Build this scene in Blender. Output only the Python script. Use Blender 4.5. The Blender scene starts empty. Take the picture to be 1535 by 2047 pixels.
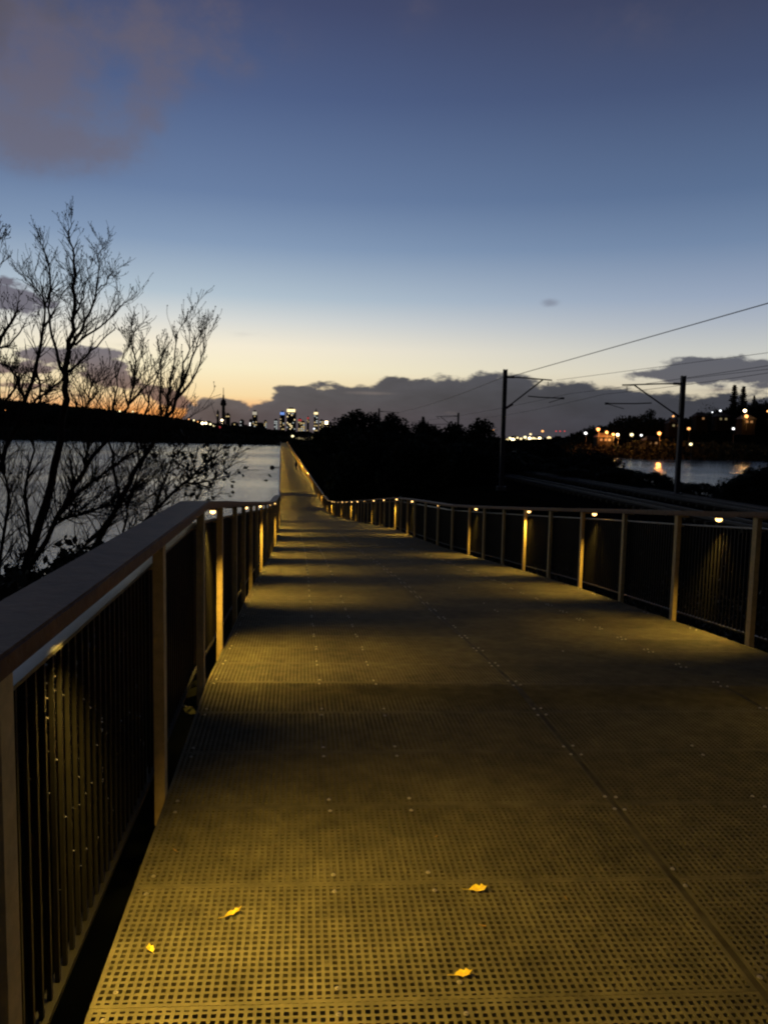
import bpy, math, random
from mathutils import Vector, Matrix
random.seed(11)
PI = math.pi
scene = bpy.context.scene
COL = scene.collection

# ------------------------------------------------------------------ camera
FPX, CX, CY = 1550.0, 767.5, 1023.5
ROLL = math.radians(1.2)
PIT = math.atan((1023.5-870)/FPX)
EYE = Vector((0, 0, 1.6))
cr, sr, cp, sp = math.cos(ROLL), math.sin(ROLL), math.cos(PIT), math.sin(PIT)

def ray(px, py):
    """direction through a point of the photo, scaled so that y = 1"""
    dx, dy = px-CX, CY-py
    a, b = dx*cr-dy*sr, dx*sr+dy*cr
    u, v = a/FPX, b/FPX
    d = Vector((u, cp+v*sp, -sp+v*cp))
    return d/d.y

def P(px, py, dist):
    return EYE + ray(px, py)*dist

def angles(px, py):
    d = ray(px, py).normalized()
    return math.degrees(math.atan2(d.x, d.y)), math.degrees(math.asin(d.z))

cam = bpy.data.cameras.new("camera")
cam.sensor_fit = 'VERTICAL'; cam.sensor_height = 36.0
cam.lens = 36.0*FPX/2047.0
cam.clip_start = 0.05; cam.clip_end = 30000
camo = bpy.data.objects.new("camera", cam); COL.objects.link(camo)
fwd = Vector((0, cp, -sp)); up0 = Vector((0, sp, cp)); right0 = Vector((1, 0, 0))
rightv = right0*cr + up0*sr
upv = up0*cr - right0*sr
m = Matrix((rightv, upv, -fwd)).transposed().to_4x4(); m.translation = EYE
camo.matrix_world = m
scene.camera = camo

# ------------------------------------------------------------------ colour helpers
def lin(c):
    c = c/255.0
    return c/12.92 if c <= 0.04045 else ((c+0.055)/1.055)**2.4
def rgb(r, g, b): return (lin(r), lin(g), lin(b), 1.0)

# ------------------------------------------------------------------ materials
MATS = {}
def mat(name, col, rough=0.7, spec=0.3, metal=0.0, noise=None, var=0.25, bump=0.0, rnd=0.0, coord='Object'):
    if name in MATS: return MATS[name]
    mt = bpy.data.materials.new(name); mt.use_nodes = True
    nt = mt.node_tree; N = nt.nodes; L = nt.links
    b = N['Principled BSDF']
    b.inputs['Roughness'].default_value = rough
    b.inputs['Specular IOR Level'].default_value = spec
    b.inputs['Metallic'].default_value = metal
    c4 = (col[0], col[1], col[2], 1)
    b.inputs['Base Color'].default_value = c4
    if noise:
        tc = N.new('ShaderNodeTexCoord')
        nz = N.new('ShaderNodeTexNoise'); nz.inputs['Scale'].default_value = noise
        nz.inputs['Detail'].default_value = 5; nz.inputs['Roughness'].default_value = .65
        L.new(tc.outputs[coord], nz.inputs['Vector'])
        rp = N.new('ShaderNodeValToRGB')
        rp.color_ramp.elements[0].position = .3; rp.color_ramp.elements[1].position = .7
        rp.color_ramp.elements[0].color = tuple(x*(1-var) for x in col[:3])+(1,)
        rp.color_ramp.elements[1].color = tuple(min(1, x*(1+var)) for x in col[:3])+(1,)
        L.new(nz.outputs['Fac'], rp.inputs['Fac'])
        out = rp.outputs['Color']
        if rnd:
            oi = N.new('ShaderNodeObjectInfo')
            mr = N.new('ShaderNodeMapRange'); mr.inputs['To Min'].default_value = 1-rnd; mr.inputs['To Max'].default_value = 1+rnd
            L.new(oi.outputs['Random'], mr.inputs['Value'])
            mx = N.new('ShaderNodeVectorMath'); mx.operation = 'SCALE'
            L.new(out, mx.inputs[0]); L.new(mr.outputs['Result'], mx.inputs['Scale'])
            out = mx.outputs['Vector']
        L.new(out, b.inputs['Base Color'])
        if bump:
            bp = N.new('ShaderNodeBump'); bp.inputs['Strength'].default_value = bump; bp.inputs['Distance'].default_value = .02
            L.new(nz.outputs['Fac'], bp.inputs['Height']); L.new(bp.outputs['Normal'], b.inputs['Normal'])
    MATS[name] = mt
    return mt

def emit(name, col, strength):
    if name in MATS: return MATS[name]
    mt = bpy.data.materials.new(name); mt.use_nodes = True
    b = mt.node_tree.nodes['Principled BSDF']
    b.inputs['Base Color'].default_value = (.05, .05, .05, 1)
    b.inputs['Emission Color'].default_value = (col[0], col[1], col[2], 1)
    b.inputs['Emission Strength'].default_value = strength
    MATS[name] = mt
    return mt

M_grate = mat('grating_fibreglass', (.092, .082, .048), .8, .14, noise=9, var=.3, rnd=.11, bump=.3)
nt_ = M_grate.node_tree; bs_ = nt_.nodes['Principled BSDF']; src_ = bs_.inputs['Base Color'].links[0].from_socket
g_ = nt_.nodes.new('ShaderNodeNewGeometry'); z_ = nt_.nodes.new('ShaderNodeTexNoise'); z_.inputs['Scale'].default_value = 1.7; z_.inputs['Detail'].default_value = 7; z_.inputs['Roughness'].default_value = .68
nt_.links.new(g_.outputs['Position'], z_.inputs['Vector'])
q_r = nt_.nodes.new('ShaderNodeMapRange'); q_r.inputs['From Min'].default_value = .36; q_r.inputs['From Max'].default_value = .62; q_r.inputs['To Min'].default_value = .72; q_r.inputs['To Max'].default_value = 1.18
nt_.links.new(z_.outputs['Fac'], q_r.inputs['Value'])
v_ = nt_.nodes.new('ShaderNodeVectorMath'); v_.operation = 'SCALE'; nt_.links.new(src_, v_.inputs[0]); nt_.links.new(q_r.outputs['Result'], v_.inputs['Scale'])
nt_.links.new(v_.outputs['Vector'], bs_.inputs['Base Color'])
M_seam = mat('seam_strip', (.050, .044, .028), .8, .1, noise=7, var=.6)
M_timber = mat('weathered_timber', (.112, .056, .026), .55, .26, noise=14, var=.3, bump=.25)
M_post = mat('steel_post_bounce_tint', (.54, .40, .17), .65, .3, noise=20, var=.2)  # post colour raised and yellowed in place of lamp light bounced off the deck
M_steel = mat('brushed_rail_bar', (.13, .13, .13), .3, .5, metal=.85, noise=40, var=.12)
M_rod = mat('dark_baluster', (.0075, .007, .006), .5, .2, noise=30)
M_bolt = mat('stainless_bolt', (.40, .37, .30), .35, .5, metal=.7, noise=50, var=.1)
M_conc = mat('concrete', (.16, .155, .145), .85, .2, noise=2, var=.25)
M_foliage = mat('dark_foliage', (.022, .028, .018), .8, .1, noise=1.2, var=.4, rnd=.25)
M_leafy = mat('shrub_leaf', (.028, .030, .020), .7, .15, noise=3, var=.4)
M_bark = mat('bare_bark', (.030, .024, .020), .85, .1, noise=8, var=.3)
M_yleaf = mat('yellow_leaf', (.80, .53, .04), .5, .3, noise=70, var=.45)
M_galv = mat('mast_steel', (.055, .058, .062), .6, .3, noise=5)
M_wire = mat('wire', (.05, .05, .055), .5, .3, noise=5)
M_build = mat('city_wall', (.035, .035, .038), .8, .2, noise=.05, var=.2)
M_roof = mat('dark_roof', (.03, .028, .028), .7, .2, noise=1)
M_insul = mat('insulator', (.08, .03, .02), .4, .4, noise=10)
M_cloth = mat('dark_jacket', (.012, .013, .016), .8, .1, noise=12)
M_trous = mat('dark_trousers', (.010, .010, .012), .8, .1, noise=12)
M_skin = mat('skin', (.18, .10, .07), .5, .3, noise=20, var=.1)
M_sign = mat('sign_back', (.03, .03, .033), .5, .3, noise=6)
M_ballast = mat('ballast', (.008, .008, .008), .95, .0, noise=14, var=.5, bump=.4)
M_railst = mat('running_rail', (.035, .035, .037), .5, .4, metal=.5, noise=5)
M_drop = mat('water_drop', (.9, .9, .9), .05, 1.0, metal=.9, noise=5, var=.05)

E_led = emit('led_lens', (1, .56, .17), 6.5)
E_warm = emit('warm_light', (1, .78, .42), 9)
E_orange = emit('sodium_light', (1, .36, .09), 3.4)
E_white = emit('white_light', (.95, .95, .92), 2.6)
E_cream = emit('cream_light', (1, .78, .40), 1.7)
E_yel = emit('yellow_window', (1, .74, .34), .75)
E_cwin = emit('cool_window', (.85, .92, .9), .6)
E_red = emit('red_beacon', (.9, .10, .10), .45)
E_blue = emit('blue_sign_light', (.20, .36, .85), .9)

# ------------------------------------------------------------------ mesh helpers
class MB:
    def __init__(s): s.v = []; s.f = []
    def box(s, c, u, v, w):
        """box from centre and three half-vectors"""
        c = Vector(c); u = Vector(u); v = Vector(v); w = Vector(w); n = len(s.v)
        for sx, sy, sz in ((-1,-1,-1),(1,-1,-1),(1,1,-1),(-1,1,-1),(-1,-1,1),(1,-1,1),(1,1,1),(-1,1,1)):
            s.v.append(c+u*sx+v*sy+w*sz)
        for q in ((0,3,2,1),(4,5,6,7),(0,1,5,4),(1,2,6,5),(2,3,7,6),(3,0,4,7)): s.f.append(tuple(n+i for i in q))
    def abox(s, x0, x1, y0, y1, z0, z1):
        s.box(((x0+x1)/2,(y0+y1)/2,(z0+z1)/2), ((x1-x0)/2,0,0), (0,(y1-y0)/2,0), (0,0,(z1-z0)/2))
    def hexa(s, p):
        n = len(s.v); s.v += [Vector(q) for q in p]
        for q in ((0,3,2,1),(4,5,6,7),(0,1,5,4),(1,2,6,5),(2,3,7,6),(3,0,4,7)): s.f.append(tuple(n+i for i in q))
    def tube(s, pts, rad, seg=6, cap=True):
        pts = [Vector(p) for p in pts]
        if not hasattr(rad, '__len__'): rad = [rad]*len(pts)
        n0 = len(s.v)
        for i, p in enumerate(pts):
            t = (pts[min(i+1, len(pts)-1)]-pts[max(i-1, 0)])
            if t.length < 1e-9: t = Vector((0,0,1))
            t.normalize()
            a = t.cross(Vector((.13,.99,.07)));
            if a.length < .05: a = t.cross(Vector((1,0,0)))
            a.normalize(); b = t.cross(a)
            for k in range(seg):
                th = 2*PI*k/seg
                s.v.append(p+(a*math.cos(th)+b*math.sin(th))*rad[i])
        for i in range(len(pts)-1):
            for k in range(seg):
                k2 = (k+1) % seg
                s.f.append((n0+i*seg+k, n0+i*seg+k2, n0+(i+1)*seg+k2, n0+(i+1)*seg+k))
        if cap:
            s.f.append(tuple(n0+k for k in reversed(range(seg))))
            s.f.append(tuple(n0+(len(pts)-1)*seg+k for k in range(seg)))
    def ball(s, c, r, seg=8, rings=5, sc=(1,1,1)):
        c = Vector(c); n0 = len(s.v)
        s.v.append(c+Vector((0,0,r*sc[2])))
        for i in range(1, rings):
            ph = PI*i/rings
            for k in range(seg):
                th = 2*PI*k/seg
                s.v.append(c+Vector((r*sc[0]*math.sin(ph)*math.cos(th), r*sc[1]*math.sin(ph)*math.sin(th), r*sc[2]*math.cos(ph))))
        s.v.append(c-Vector((0,0,r*sc[2]))); e = len(s.v)-1
        for k in range(seg):
            k2 = (k+1) % seg
            s.f.append((n0, n0+1+k, n0+1+k2)); s.f.append((e, n0+1+(rings-2)*seg+k2, n0+1+(rings-2)*seg+k))
            for i in range(rings-2):
                a = n0+1+i*seg
                s.f.append((a+k, a+seg+k, a+seg+k2, a+k2))
    def lathe(s, c, prof, seg=10):
        c = Vector(c); n0 = len(s.v)
        for r, z in prof:
            for k in range(seg):
                th = 2*PI*k/seg; s.v.append(c+Vector((r*math.cos(th), r*math.sin(th), z)))
        for i in range(len(prof)-1):
            for k in range(seg):
                k2 = (k+1) % seg
                s.f.append((n0+i*seg+k, n0+i*seg+k2, n0+(i+1)*seg+k2, n0+(i+1)*seg+k))
        s.f.append(tuple(n0+k for k in reversed(range(seg)))); s.f.append(tuple(n0+(len(prof)-1)*seg+k for k in range(seg)))
    def leaf(s, c, size, rng):
        a = Vector((rng.uniform(-1,1), rng.uniform(-1,1), rng.uniform(-1,1))).normalized()
        b = a.cross(Vector((rng.uniform(-1,1), rng.uniform(-1,1), rng.uniform(-1,1))));
        if b.length < .01: return
        b.normalize(); n = len(s.v)
        s.v += [c-a*size*.5, c+b*size*.3, c+a*size*.5, c-b*size*.3]; s.f.append((n,n+1,n+2,n+3))
    def build(s, name, material, parent=None, smooth=False, origin=None):
        me = bpy.data.meshes.new(name)
        o = Vector(origin) if origin is not None else Vector((0,0,0))
        me.from_pydata([tuple(v-o) for v in s.v], [], s.f); me.update()
        if material: me.materials.append(material)
        if smooth:
            for p in me.polygons: p.use_smooth = True
        ob = bpy.data.objects.new(name, me); COL.objects.link(ob)
        ob.location = o
        if parent:
            ob.parent = parent
            ob.location = o - parent_origin(parent)
        return ob

def parent_origin(o):
    p = Vector(o.location)
    while o.parent:
        o = o.parent; p = p + Vector(o.location)
    return p

def tag(o, label=None, cat=None, group=None, kind=None):
    if label: o['label'] = label
    if cat: o['category'] = cat
    if group: o['group'] = group
    if kind: o['kind'] = kind
    return o

def empty(name, loc, label=None, cat=None, group=None):
    o = bpy.data.objects.new(name, None); COL.objects.link(o); o.location = loc
    o.empty_display_size = .2
    return tag(o, label, cat, group)

def copy_tree(o, parent=None):
    c = o.copy(); COL.objects.link(c)
    if parent: c.parent = parent
    for ch in list(o.children): copy_tree(ch, c)
    return c

def lamp(name, kind, loc, power, col, parent=None, size=.02, **kw):
    d = bpy.data.lights.new(name, kind); d.energy = power; d.color = col; d.shadow_soft_size = size
    for k, v in kw.items(): setattr(d, k, v)
    o = bpy.data.objects.new(name, d); COL.objects.link(o)
    if parent: o.parent = parent; o.location = Vector(loc)-parent_origin(parent)
    else: o.location = loc
    return o

# ------------------------------------------------------------------ boardwalk path
def interp(tab, t):
    if t <= tab[0][0]:
        a, b = tab[0], tab[1]
    elif t >= tab[-1][0]:
        a, b = tab[-2], tab[-1]
    else:
        for a, b in zip(tab, tab[1:]):
            if t <= b[0]: break
    return a[1]+(b[1]-a[1])*(t-a[0])/(b[0]-a[0])
LX = [(0,-.56),(1.95,-.78),(3.29,-.93),(4.84,-1.12),(6.0,-1.25),(7.71,-1.46),(9.18,-1.64),(12,-1.96),(17,-2.49),(21,-2.93),(25,-3.41),(30,-4.03),(36,-4.83),(44,-5.92),(60,-8.05),(73,-9.8),(102,-13.7),(600,-80.5)]
RX = [(0,3.53),(4,3.37),(6.69,3.21),(8.26,3.12),(9.8,3.03),(11.45,2.92),(12.94,2.77),(14.35,2.60),(15.8,2.43),(17.25,2.22),(18.56,2.03),(20.56,1.68),(24.39,.98),(28.9,.42),(36.1,-.53),(39.4,-1.02),(49.5,-2.35),(56,-3.22),(60,-3.80),(73,-5.40),(102,-9.3),(600,-76.0)]
DZ = [(0,1.60),(3.3,1.605),(4.9,1.622),(6.0,1.715),(6.69,1.775),(8.26,1.92),(9.8,2.055),(11.45,2.20),(12.94,2.335),(14.35,2.46),(15.8,2.585),(17.25,2.71),(18.56,2.82),(20.56,2.98),(24.39,3.18),(28.9,3.48),(36.1,4.16),(39.4,4.48),(49.5,5.41),(56,6.0),(60,6.35),(67,6.93),(73,7.30),(80,7.42),(95,7.45),(600,7.45)]
def deck(y, off=0.0, side='L', dz=0.0):
    """point on the deck at distance y; off metres from the chosen edge, positive = outwards"""
    e = .25
    def base(yy, s):
        return Vector((interp(LX if s == 'L' else RX, yy), yy, 1.6-interp(DZ, yy)))
    p = base(y, side); t = (base(y+e, side)-base(y-e, side)); t.z = 0; t.normalize()
    n = Vector((-t.y, t.x, 0))          # to the left
    if side == 'R': n = -n
    return p+n*off+Vector((0,0,dz)), t, n
def lat(y, f, dz=0.0):
    a = interp(LX, y); b = interp(RX, y)
    return Vector((a+(b-a)*f, y, 1.6-interp(DZ, y)+dz))

SK = [(0,.27),(9,.30),(14,.50),(19,.85),(25,.9),(31,.65),(45,.6),(70,.6)]
def latk(y, f, dz=0.0):
    return lat(y+interp(SK, y)*(f-.3), f, dz)

def steps(a, b, s):
    n = max(1, int(round((b-a)/s))); return [a+(b-a)*i/n for i in range(n+1)]

def sweep(mb, ys, fn_quad):
    """fn_quad(y) -> four corner points of the section"""
    n0 = len(mb.v); k = 4
    for y in ys: mb.v += fn_quad(y)
    for i in range(len(ys)-1):
        for j in range(k):
            j2 = (j+1) % k
            mb.f.append((n0+i*k+j, n0+i*k+j2, n0+(i+1)*k+j2, n0+(i+1)*k+j))
    mb.f.append((n0+3, n0+2, n0+1, n0)); e = n0+(len(ys)-1)*k
    mb.f.append((e, e+1, e+2, e+3))

bw = empty('boardwalk', lat(0, .5), 'long boardwalk of perforated grating winding down over the water', 'boardwalk')

PITCH = .025; HB = .0054; DEPTH = .017
def grating(mb, ya, yb, fa, fb, pitch=PITCH, border=True, hb=HB):
    ym = (ya+yb)/2
    w = interp(RX, ym)-interp(LX, ym)
    n = max(2, int(round((fb-fa)*w/pitch)))
    for i in range(n+1):
        h = hb*(1.35 if border and i in (0, n) else 1)
        f = fa+(fb-fa)*i/n
        a = latk(ya, f); b = latk(yb, f)
        mb.hexa([a+Vector((-h,0,-DEPTH)), a+Vector((h,0,-DEPTH)), b+Vector((h,0,-DEPTH)), b+Vector((-h,0,-DEPTH)),
                 a+Vector((-h,0,0)), a+Vector((h,0,0)), b+Vector((h,0,0)), b+Vector((-h,0,0))])
    nr = max(2, int(round((yb-ya)/pitch)))
    for j in range(nr+1):
        y = ya+(yb-ya)*j/nr
        h = hb*(1.25 if border and j in (0, nr) else .95)
        top = -.0008
        if border and j == 0: y += h
        if border and j == nr: y -= h
        a = latk(y, fa, top); b = latk(y, fb, top)
        hv = Vector((0, h, 0)); dn = Vector((0, 0, -DEPTH+.002))
        mb.hexa([a-hv+dn, b-hv+dn, b+hv+dn, a+hv+dn, a-hv, b-hv, b+hv, a+hv])

LANES = [(0.001, .4525), (.4620, .775), (.780, .997)]
PL = .585; rgrit = random.Random(8)
y0 = 2.09-PL*3
nrows = 33
bolt_mb = MB()
bolts = []
for r in range(nrows):
    ya, yb = y0+PL*r+.0008, y0+PL*(r+1)-.0008
    for li, (fa, fb) in enumerate(LANES):
        mb = MB(); grating(mb, ya, yb, fa, fb)
        if ya < 9:                                   # grit and leaf litter caught in some of the holes
            w_ = interp(RX, ya)-interp(LX, ya); nf = max(2, int(round((fb-fa)*w_/PITCH)))
            for _ in range(16 if li == 0 else 10):
                ci = rgrit.randrange(nf); cj = rgrit.randrange(22)
                for kk in range(rgrit.choice((1, 1, 1, 2))):
                    fcx = fa+(fb-fa)*(ci+kk+.5)/nf; yc = ya+(yb-ya)*(cj+.5)/23
                    mb.box(latk(yc, min(fcx, fb-.002), -.007-rgrit.random()*.006), (.0075,0,0), (0,.0075,0), (0,0,.003))
        o = mb.build('deck_panel', M_grate, bw, origin=lat((ya+yb)/2, (fa+fb)/2))
ye = y0+PL*nrows
rest = MB(); y = ye
while y < 42:
    for fa, fb in LANES: grating(rest, y+.003, y+PL*2-.003, fa, fb, pitch=PITCH if y < 26 else .05, hb=HB if y < 26 else .0116)
    y += PL*2
ys_far = steps(y, 96, 1.5)+steps(97, 602, 5)[0:]
def solid(yy):
    a, b = lat(yy, .003), lat(yy, .997)
    d = Vector((0,0,-.024))
    return [a+d, b+d, b, a]
for i in range(0, len(ys_far)-1):
    q0, q1 = ys_far[i], ys_far[i+1]
    sweep(rest, [q0+.004, q1-.004], solid)
tag(rest.build('deck_panel', M_grate, bw), kind='stuff')
# dark cover strips over the lane joints, beams and joists underneath
mb = MB()
for f in (.4575, .7775):
    sweep(mb, steps(0.2, 60, .585), lambda yy: [lat(yy, f, -.03)+Vector((-.022,0,0)), lat(yy, f, -.03)+Vector((.022,0,0)), lat(yy, f, -.003)+Vector((.022,0,0)), lat(yy, f, -.003)+Vector((-.022,0,0))])
mb.build('joint_strip', M_seam, bw)
mb = MB()
for f in (.02, .25, .4575, .62, .7775, .98):
    sweep(mb, steps(0.2, 602, 2.0), lambda yy: [lat(yy, f, -.33)+Vector((-.04,0,0)), lat(yy, f, -.33)+Vector((.04,0,0)), lat(yy, f, -.045)+Vector((.04,0,0)), lat(yy, f, -.045)+Vector((-.04,0,0))])
mb.build('deck_beam', M_seam, bw)
# bolts with clips
def bolt_at(y, f):
    p = lat(y, f, .0006)
    q = MB(); q.lathe((0,0,0), [(.0085,0),(.0085,.0018),(.0045,.0022),(.0045,.005),(.002,.0056)], 8)
    return q, p
proto = None; nb = 0; extra = MB()
rb = random.Random(5)
for r in range(0, 44):
    yb0 = y0+PL*r
    for f, pr in ((.012,1),(.164,1),(.247,.9),(.4525,.9),(.4635,.9),(.612,.5),(.7735,.9),(.7815,.8),(.985,.7)):
        if rb.random() > pr: continue
        for k in (-1, 1):
            if f == .612 and rb.random() < .4: continue
            yy = yb0+k*.055+rb.uniform(-.01,.01); ff = f+rb.uniform(-.0015,.0015)
            p = latk(yy, ff, .0006)
            px = CX+FPX*p.x/p.y
            if yy < 1.75 or px > 1650: continue
            if nb < 100:
                if proto is None:
                    q, _ = bolt_at(yy, ff); proto = q.build('bolt', M_bolt, bw)
                    proto.location = p-bw.location
                else:
                    c = proto.copy(); COL.objects.link(c); c.parent = bw; c.location = p-bw.location
                nb += 1
            else:
                extra.lathe(p, [(.010,0),(.010,.003),(.006,.0034),(.006,.006)], 6)
tag(extra.build('bolt', M_bolt, bw), kind='stuff')
# piles under the flat part
pile_n = 0; pr_mb = MB()
for yy in steps(62, 590, 12):
    for f in (.12, .88):
        p = lat(yy, f, -.33)
        if pile_n < 60:
            q = MB(); q.tube([p, (p.x, p.y, -12.5)], .16, 8); q.build('pile', M_conc, bw, origin=p)
        else: pr_mb.tube([p, (p.x, p.y, -12.5)], .16, 6)
        pile_n += 1
if pr_mb.v: tag(pr_mb.build('pile', M_conc, bw), kind='stuff')
for yy in steps(8, 50, 7):
    for f in (.1, .9):
        p = lat(yy, f, -.33); q = MB(); q.tube([p, (p.x, p.y, p.z-3.2)], .13, 8); q.build('pile', M_conc, bw, origin=p)

# ------------------------------------------------------------------ railings
UND = 1.13; TH = .045
def railing(side, post_ys, light_ys, label):
    root = empty('railing', deck(2, 0, side)[0], label, 'railing')
    # handrail: broad timber board, chamfered by a second thinner lip
    mb = MB()
    ys = steps(-.8, 4.9, .6)+steps(5.6, 30, .7)+steps(31, 96, 1.6)+steps(101, 601, 10)
    def quad(yy, a0, a1, z0, z1):
        p0 = deck(yy, a0, side)[0]; p1 = deck(yy, a1, side)[0]
        Z = Vector((0,0,1)); q = [p0+Z*z0, p1+Z*z0, p1+Z*z1, p0+Z*z1]
        return q if side == 'L' else [q[1], q[0], q[3], q[2]]
    sweep(mb, ys, lambda yy: quad(yy, -.018, .165, UND+.012, UND+TH))
    sweep(mb, ys, lambda yy: quad(yy, -.012, .159, UND, UND+.012))
    sweep(mb, ys, lambda yy: quad(yy, -.012, .159, UND+TH, UND+TH+.006))
    mb.build('handrail', M_timber, root)
    # flat steel bar above the balusters and one at their foot
    mb = MB(); sweep(mb, ys, lambda yy: quad(yy, .058, .112, UND-.104, UND-.093)); mb.build('top_bar', M_steel, root)
    mb = MB(); sweep(mb, ys, lambda yy: quad(yy, .065, .105, .07, .085)); mb.build('bottom_bar', M_rod, root)
    # posts
    npost = 0; far = MB()
    def add_post(mb, yy, o=None):
        p, t, n = deck(yy, .028, side)
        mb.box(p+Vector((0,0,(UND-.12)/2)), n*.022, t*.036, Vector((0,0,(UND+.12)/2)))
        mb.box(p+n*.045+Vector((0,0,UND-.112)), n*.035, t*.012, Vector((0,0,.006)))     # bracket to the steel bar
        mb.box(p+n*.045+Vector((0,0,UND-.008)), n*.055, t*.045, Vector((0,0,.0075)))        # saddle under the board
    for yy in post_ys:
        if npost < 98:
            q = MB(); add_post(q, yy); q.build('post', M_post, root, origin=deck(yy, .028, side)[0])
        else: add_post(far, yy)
        npost += 1
    if far.v: tag(far.build('post', M_post, root), kind='stuff')
    # balusters, one panel per bay
    np_ = 0; farb = MB()
    for a, b in zip(post_ys, post_ys[1:]):
        tgt = MB() if np_ < 60 else farb
        st = .068 if a < 22 else (.14 if a < 50 else .5)
        w = .006 if a < 22 else (.009 if a < 50 else .02)
        if a < 160:
            n = max(2, int((b-a-.1)/st))
            for i in range(n+1):
                yy = a+.05+(b-a-.1)*i/n
                p, t, nn = deck(yy, .085, side)
                tgt.box(p+Vector((0,0,(UND-.105+.085)/2)), nn*w, t*w, Vector((0,0,(UND-.19)/2)))
        else:
            p, t, nn = deck((a+b)/2, .085, side)
            for i in range(4):
                p, t, nn = deck(a+(b-a)*(i+.5)/4, .085, side)
                tgt.box(p+Vector((0,0,UND/2)), nn*.02, t*.03, Vector((0,0,(UND-.17)/2)))
        if tgt is not farb: tgt.build('baluster_panel', M_rod, root, origin=deck((a+b)/2, .085, side)[0])
        np_ += 1
    if farb.v: tag(farb.build('baluster_panel', M_rod, root), kind='stuff')
    # little lights under the handrail
    nl = 0; farl = MB(); farbody = MB()
    for yy in light_ys:
        p, t, n = deck(yy, .02 if (side == 'L' and yy < 3) else .03, side, UND)
        if nl < 60:
            b = MB(); b.lathe(p, [(.020,-.005),(.024,-.004),(.024,-.0005)] if yy < 3 else [(.028,-.016),(.034,-.012),(.034,-.0005)], 12)
            body = b.build('light_fitting', M_galv, root, origin=p)
            b = MB(); b.ball(p+Vector((0,0,-.006 if yy < 3 else -.026)), .011 if yy < 3 else (.021 if side == 'L' else .032), 10, 6, (1,1,.75)); b.build('lens', E_led, body, smooth=True, origin=p)
            holder = body
        else:
            farbody.box(p+Vector((0,0,-.012)), t*.03, n*.03, Vector((0,0,.011)))
            farl.ball(p+Vector((0,0,-.026)), .04, 6, 4); holder = root
        far_k = interp([(0,1.0),(40,1.0),(70,1.45),(98.5,1.75),(102,2.7),(205,2.9),(206,6.5),(600,7.5)], yy)
        lo = p+Vector((0,0,-.022 if yy < 3 else -.058))
        s = lamp('lamp', 'SPOT', lo, (225 if (yy < 3 and side == 'L') else (155 if side == 'L' else (45 if yy < 5 else 118)))*far_k, (1, .63, .105), holder, size=.025, spot_size=math.radians((128 if yy < 3 else 112) if yy < 100 else 150), spot_blend=(1.0 if yy < 3 else .8) if yy < 100 else 1.0)
        aim = (-n*(.72 if yy < 3 else .46)+Vector((0,0,-1)))
        s.rotation_euler = aim.to_track_quat('-Z', 'Y').to_euler()
        nl += 1
    if farl.v:
        fb = tag(farbody.build('light_fitting', M_galv, root), kind='stuff'); farl.build('lens', E_led, fb)
    return root

lp = [-.1, 1.48, 3.29, 4.84, 6.05, 7.71, 9.18]+[10.7+1.5*i for i in range(60)]+steps(101.7, 600, 1.8)[1:]
rp_ = [2.1, 3.6, 5.15, 6.69, 8.26, 9.80, 11.45, 12.94, 14.35, 15.8, 17.25, 18.56]+[20.1+1.5*i for i in range(54)]+steps(99.6, 600, 1.8)[1:]
ll = [1.98, 5.55, 9.65]+[13.3+3.7*i for i in range(24)]+steps(102, 200, 6)+steps(212, 595, 12)
rl = [3.9, 7.38, 10.95, 14.15]+[18.0+3.6*i for i in range(23)]+steps(102, 200, 6)+steps(212, 595, 12)
railing('L', lp, ll, 'railing with broad timber handrail, steel posts and small lights on the water side')
railing('R', rp_, rl, 'curving railing with timber handrail and small lights on the railway side')
# rain drops on the near left balusters
mb = MB(); rd = random.Random(3)
for _ in range(90):
    yy = rd.choice([1.95+.068*k for k in range(19)])+.0
    p, t, n = deck(yy, .078, 'L', rd.uniform(.25, 1.02)**1.0)
    mb.ball(p, rd.uniform(.0012, .0026), 6, 4)
tag(mb.build('rain_drops', M_drop), 'tiny rain drops on the balusters of the near left railing', 'water drops', kind='stuff')

# ------------------------------------------------------------------ fallen leaves
M_bleaf = mat('browned_leaf', (.30, .17, .04), .6, .3, noise=90, var=.4)
def fallen(px, py, size, ang, aspect, lab):
    d = ray(px, py); dist = -1.6/d.z; c = EYE+d*dist; c.z = 1.6-interp(DZ, c.y)+.004
    pts = [(-.5,0,.0),(-.32,.2,.006),(-.1,.34,.012),(.12,.26,.008),(.2,.33,.014),(.42,.1,.01),(.5,-.03,.02),(.3,-.12,.006),(.22,-.26,.012),(-.05,-.25,.004),(-.3,-.2,.008)]
    mb = MB(); ca, sa = math.cos(ang), math.sin(ang)
    top = []
    for x, y, z in pts:
        x *= size; y *= size*aspect
        top.append(Vector((x*ca-y*sa, x*sa+y*ca, z*.75*(size/.05)+.07*size*((x/size*1.6)**2))))
    mid = Vector((0,0,.002)); n = len(top)
    mb.v += top+[mid]+[t-Vector((0,0,.0006)) for t in top]+[mid-Vector((0,0,.0006))]
    for i in range(n):
        j = (i+1) % n
        mb.f.append((i, j, n)); mb.f.append((n+1+j, n+1+i, n+1+n)); mb.f.append((i, n+1+i, n+1+j, j))
    mb.tube([top[0], top[0]+Vector((-ca,-sa,.1))*size*.35], .0007, 5)
    o = mb.build('fallen_leaf', M_yleaf if size > .03 else M_bleaf); o.location = c
    tag(o, lab, 'leaf', 'fallen leaves on the grating')
fallen(955, 1780, .066, .0, .95, 'yellow fallen leaf with a pointed right tip, upper right of the two right-hand leaves')
fallen(466, 1828, .062, .62, .5, 'narrow tilted yellow leaf lying on the left half of the grating')
fallen(302, 1898, .034, 2.2, 1.1, 'small round amber leaf close to the left edge of the deck')
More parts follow.
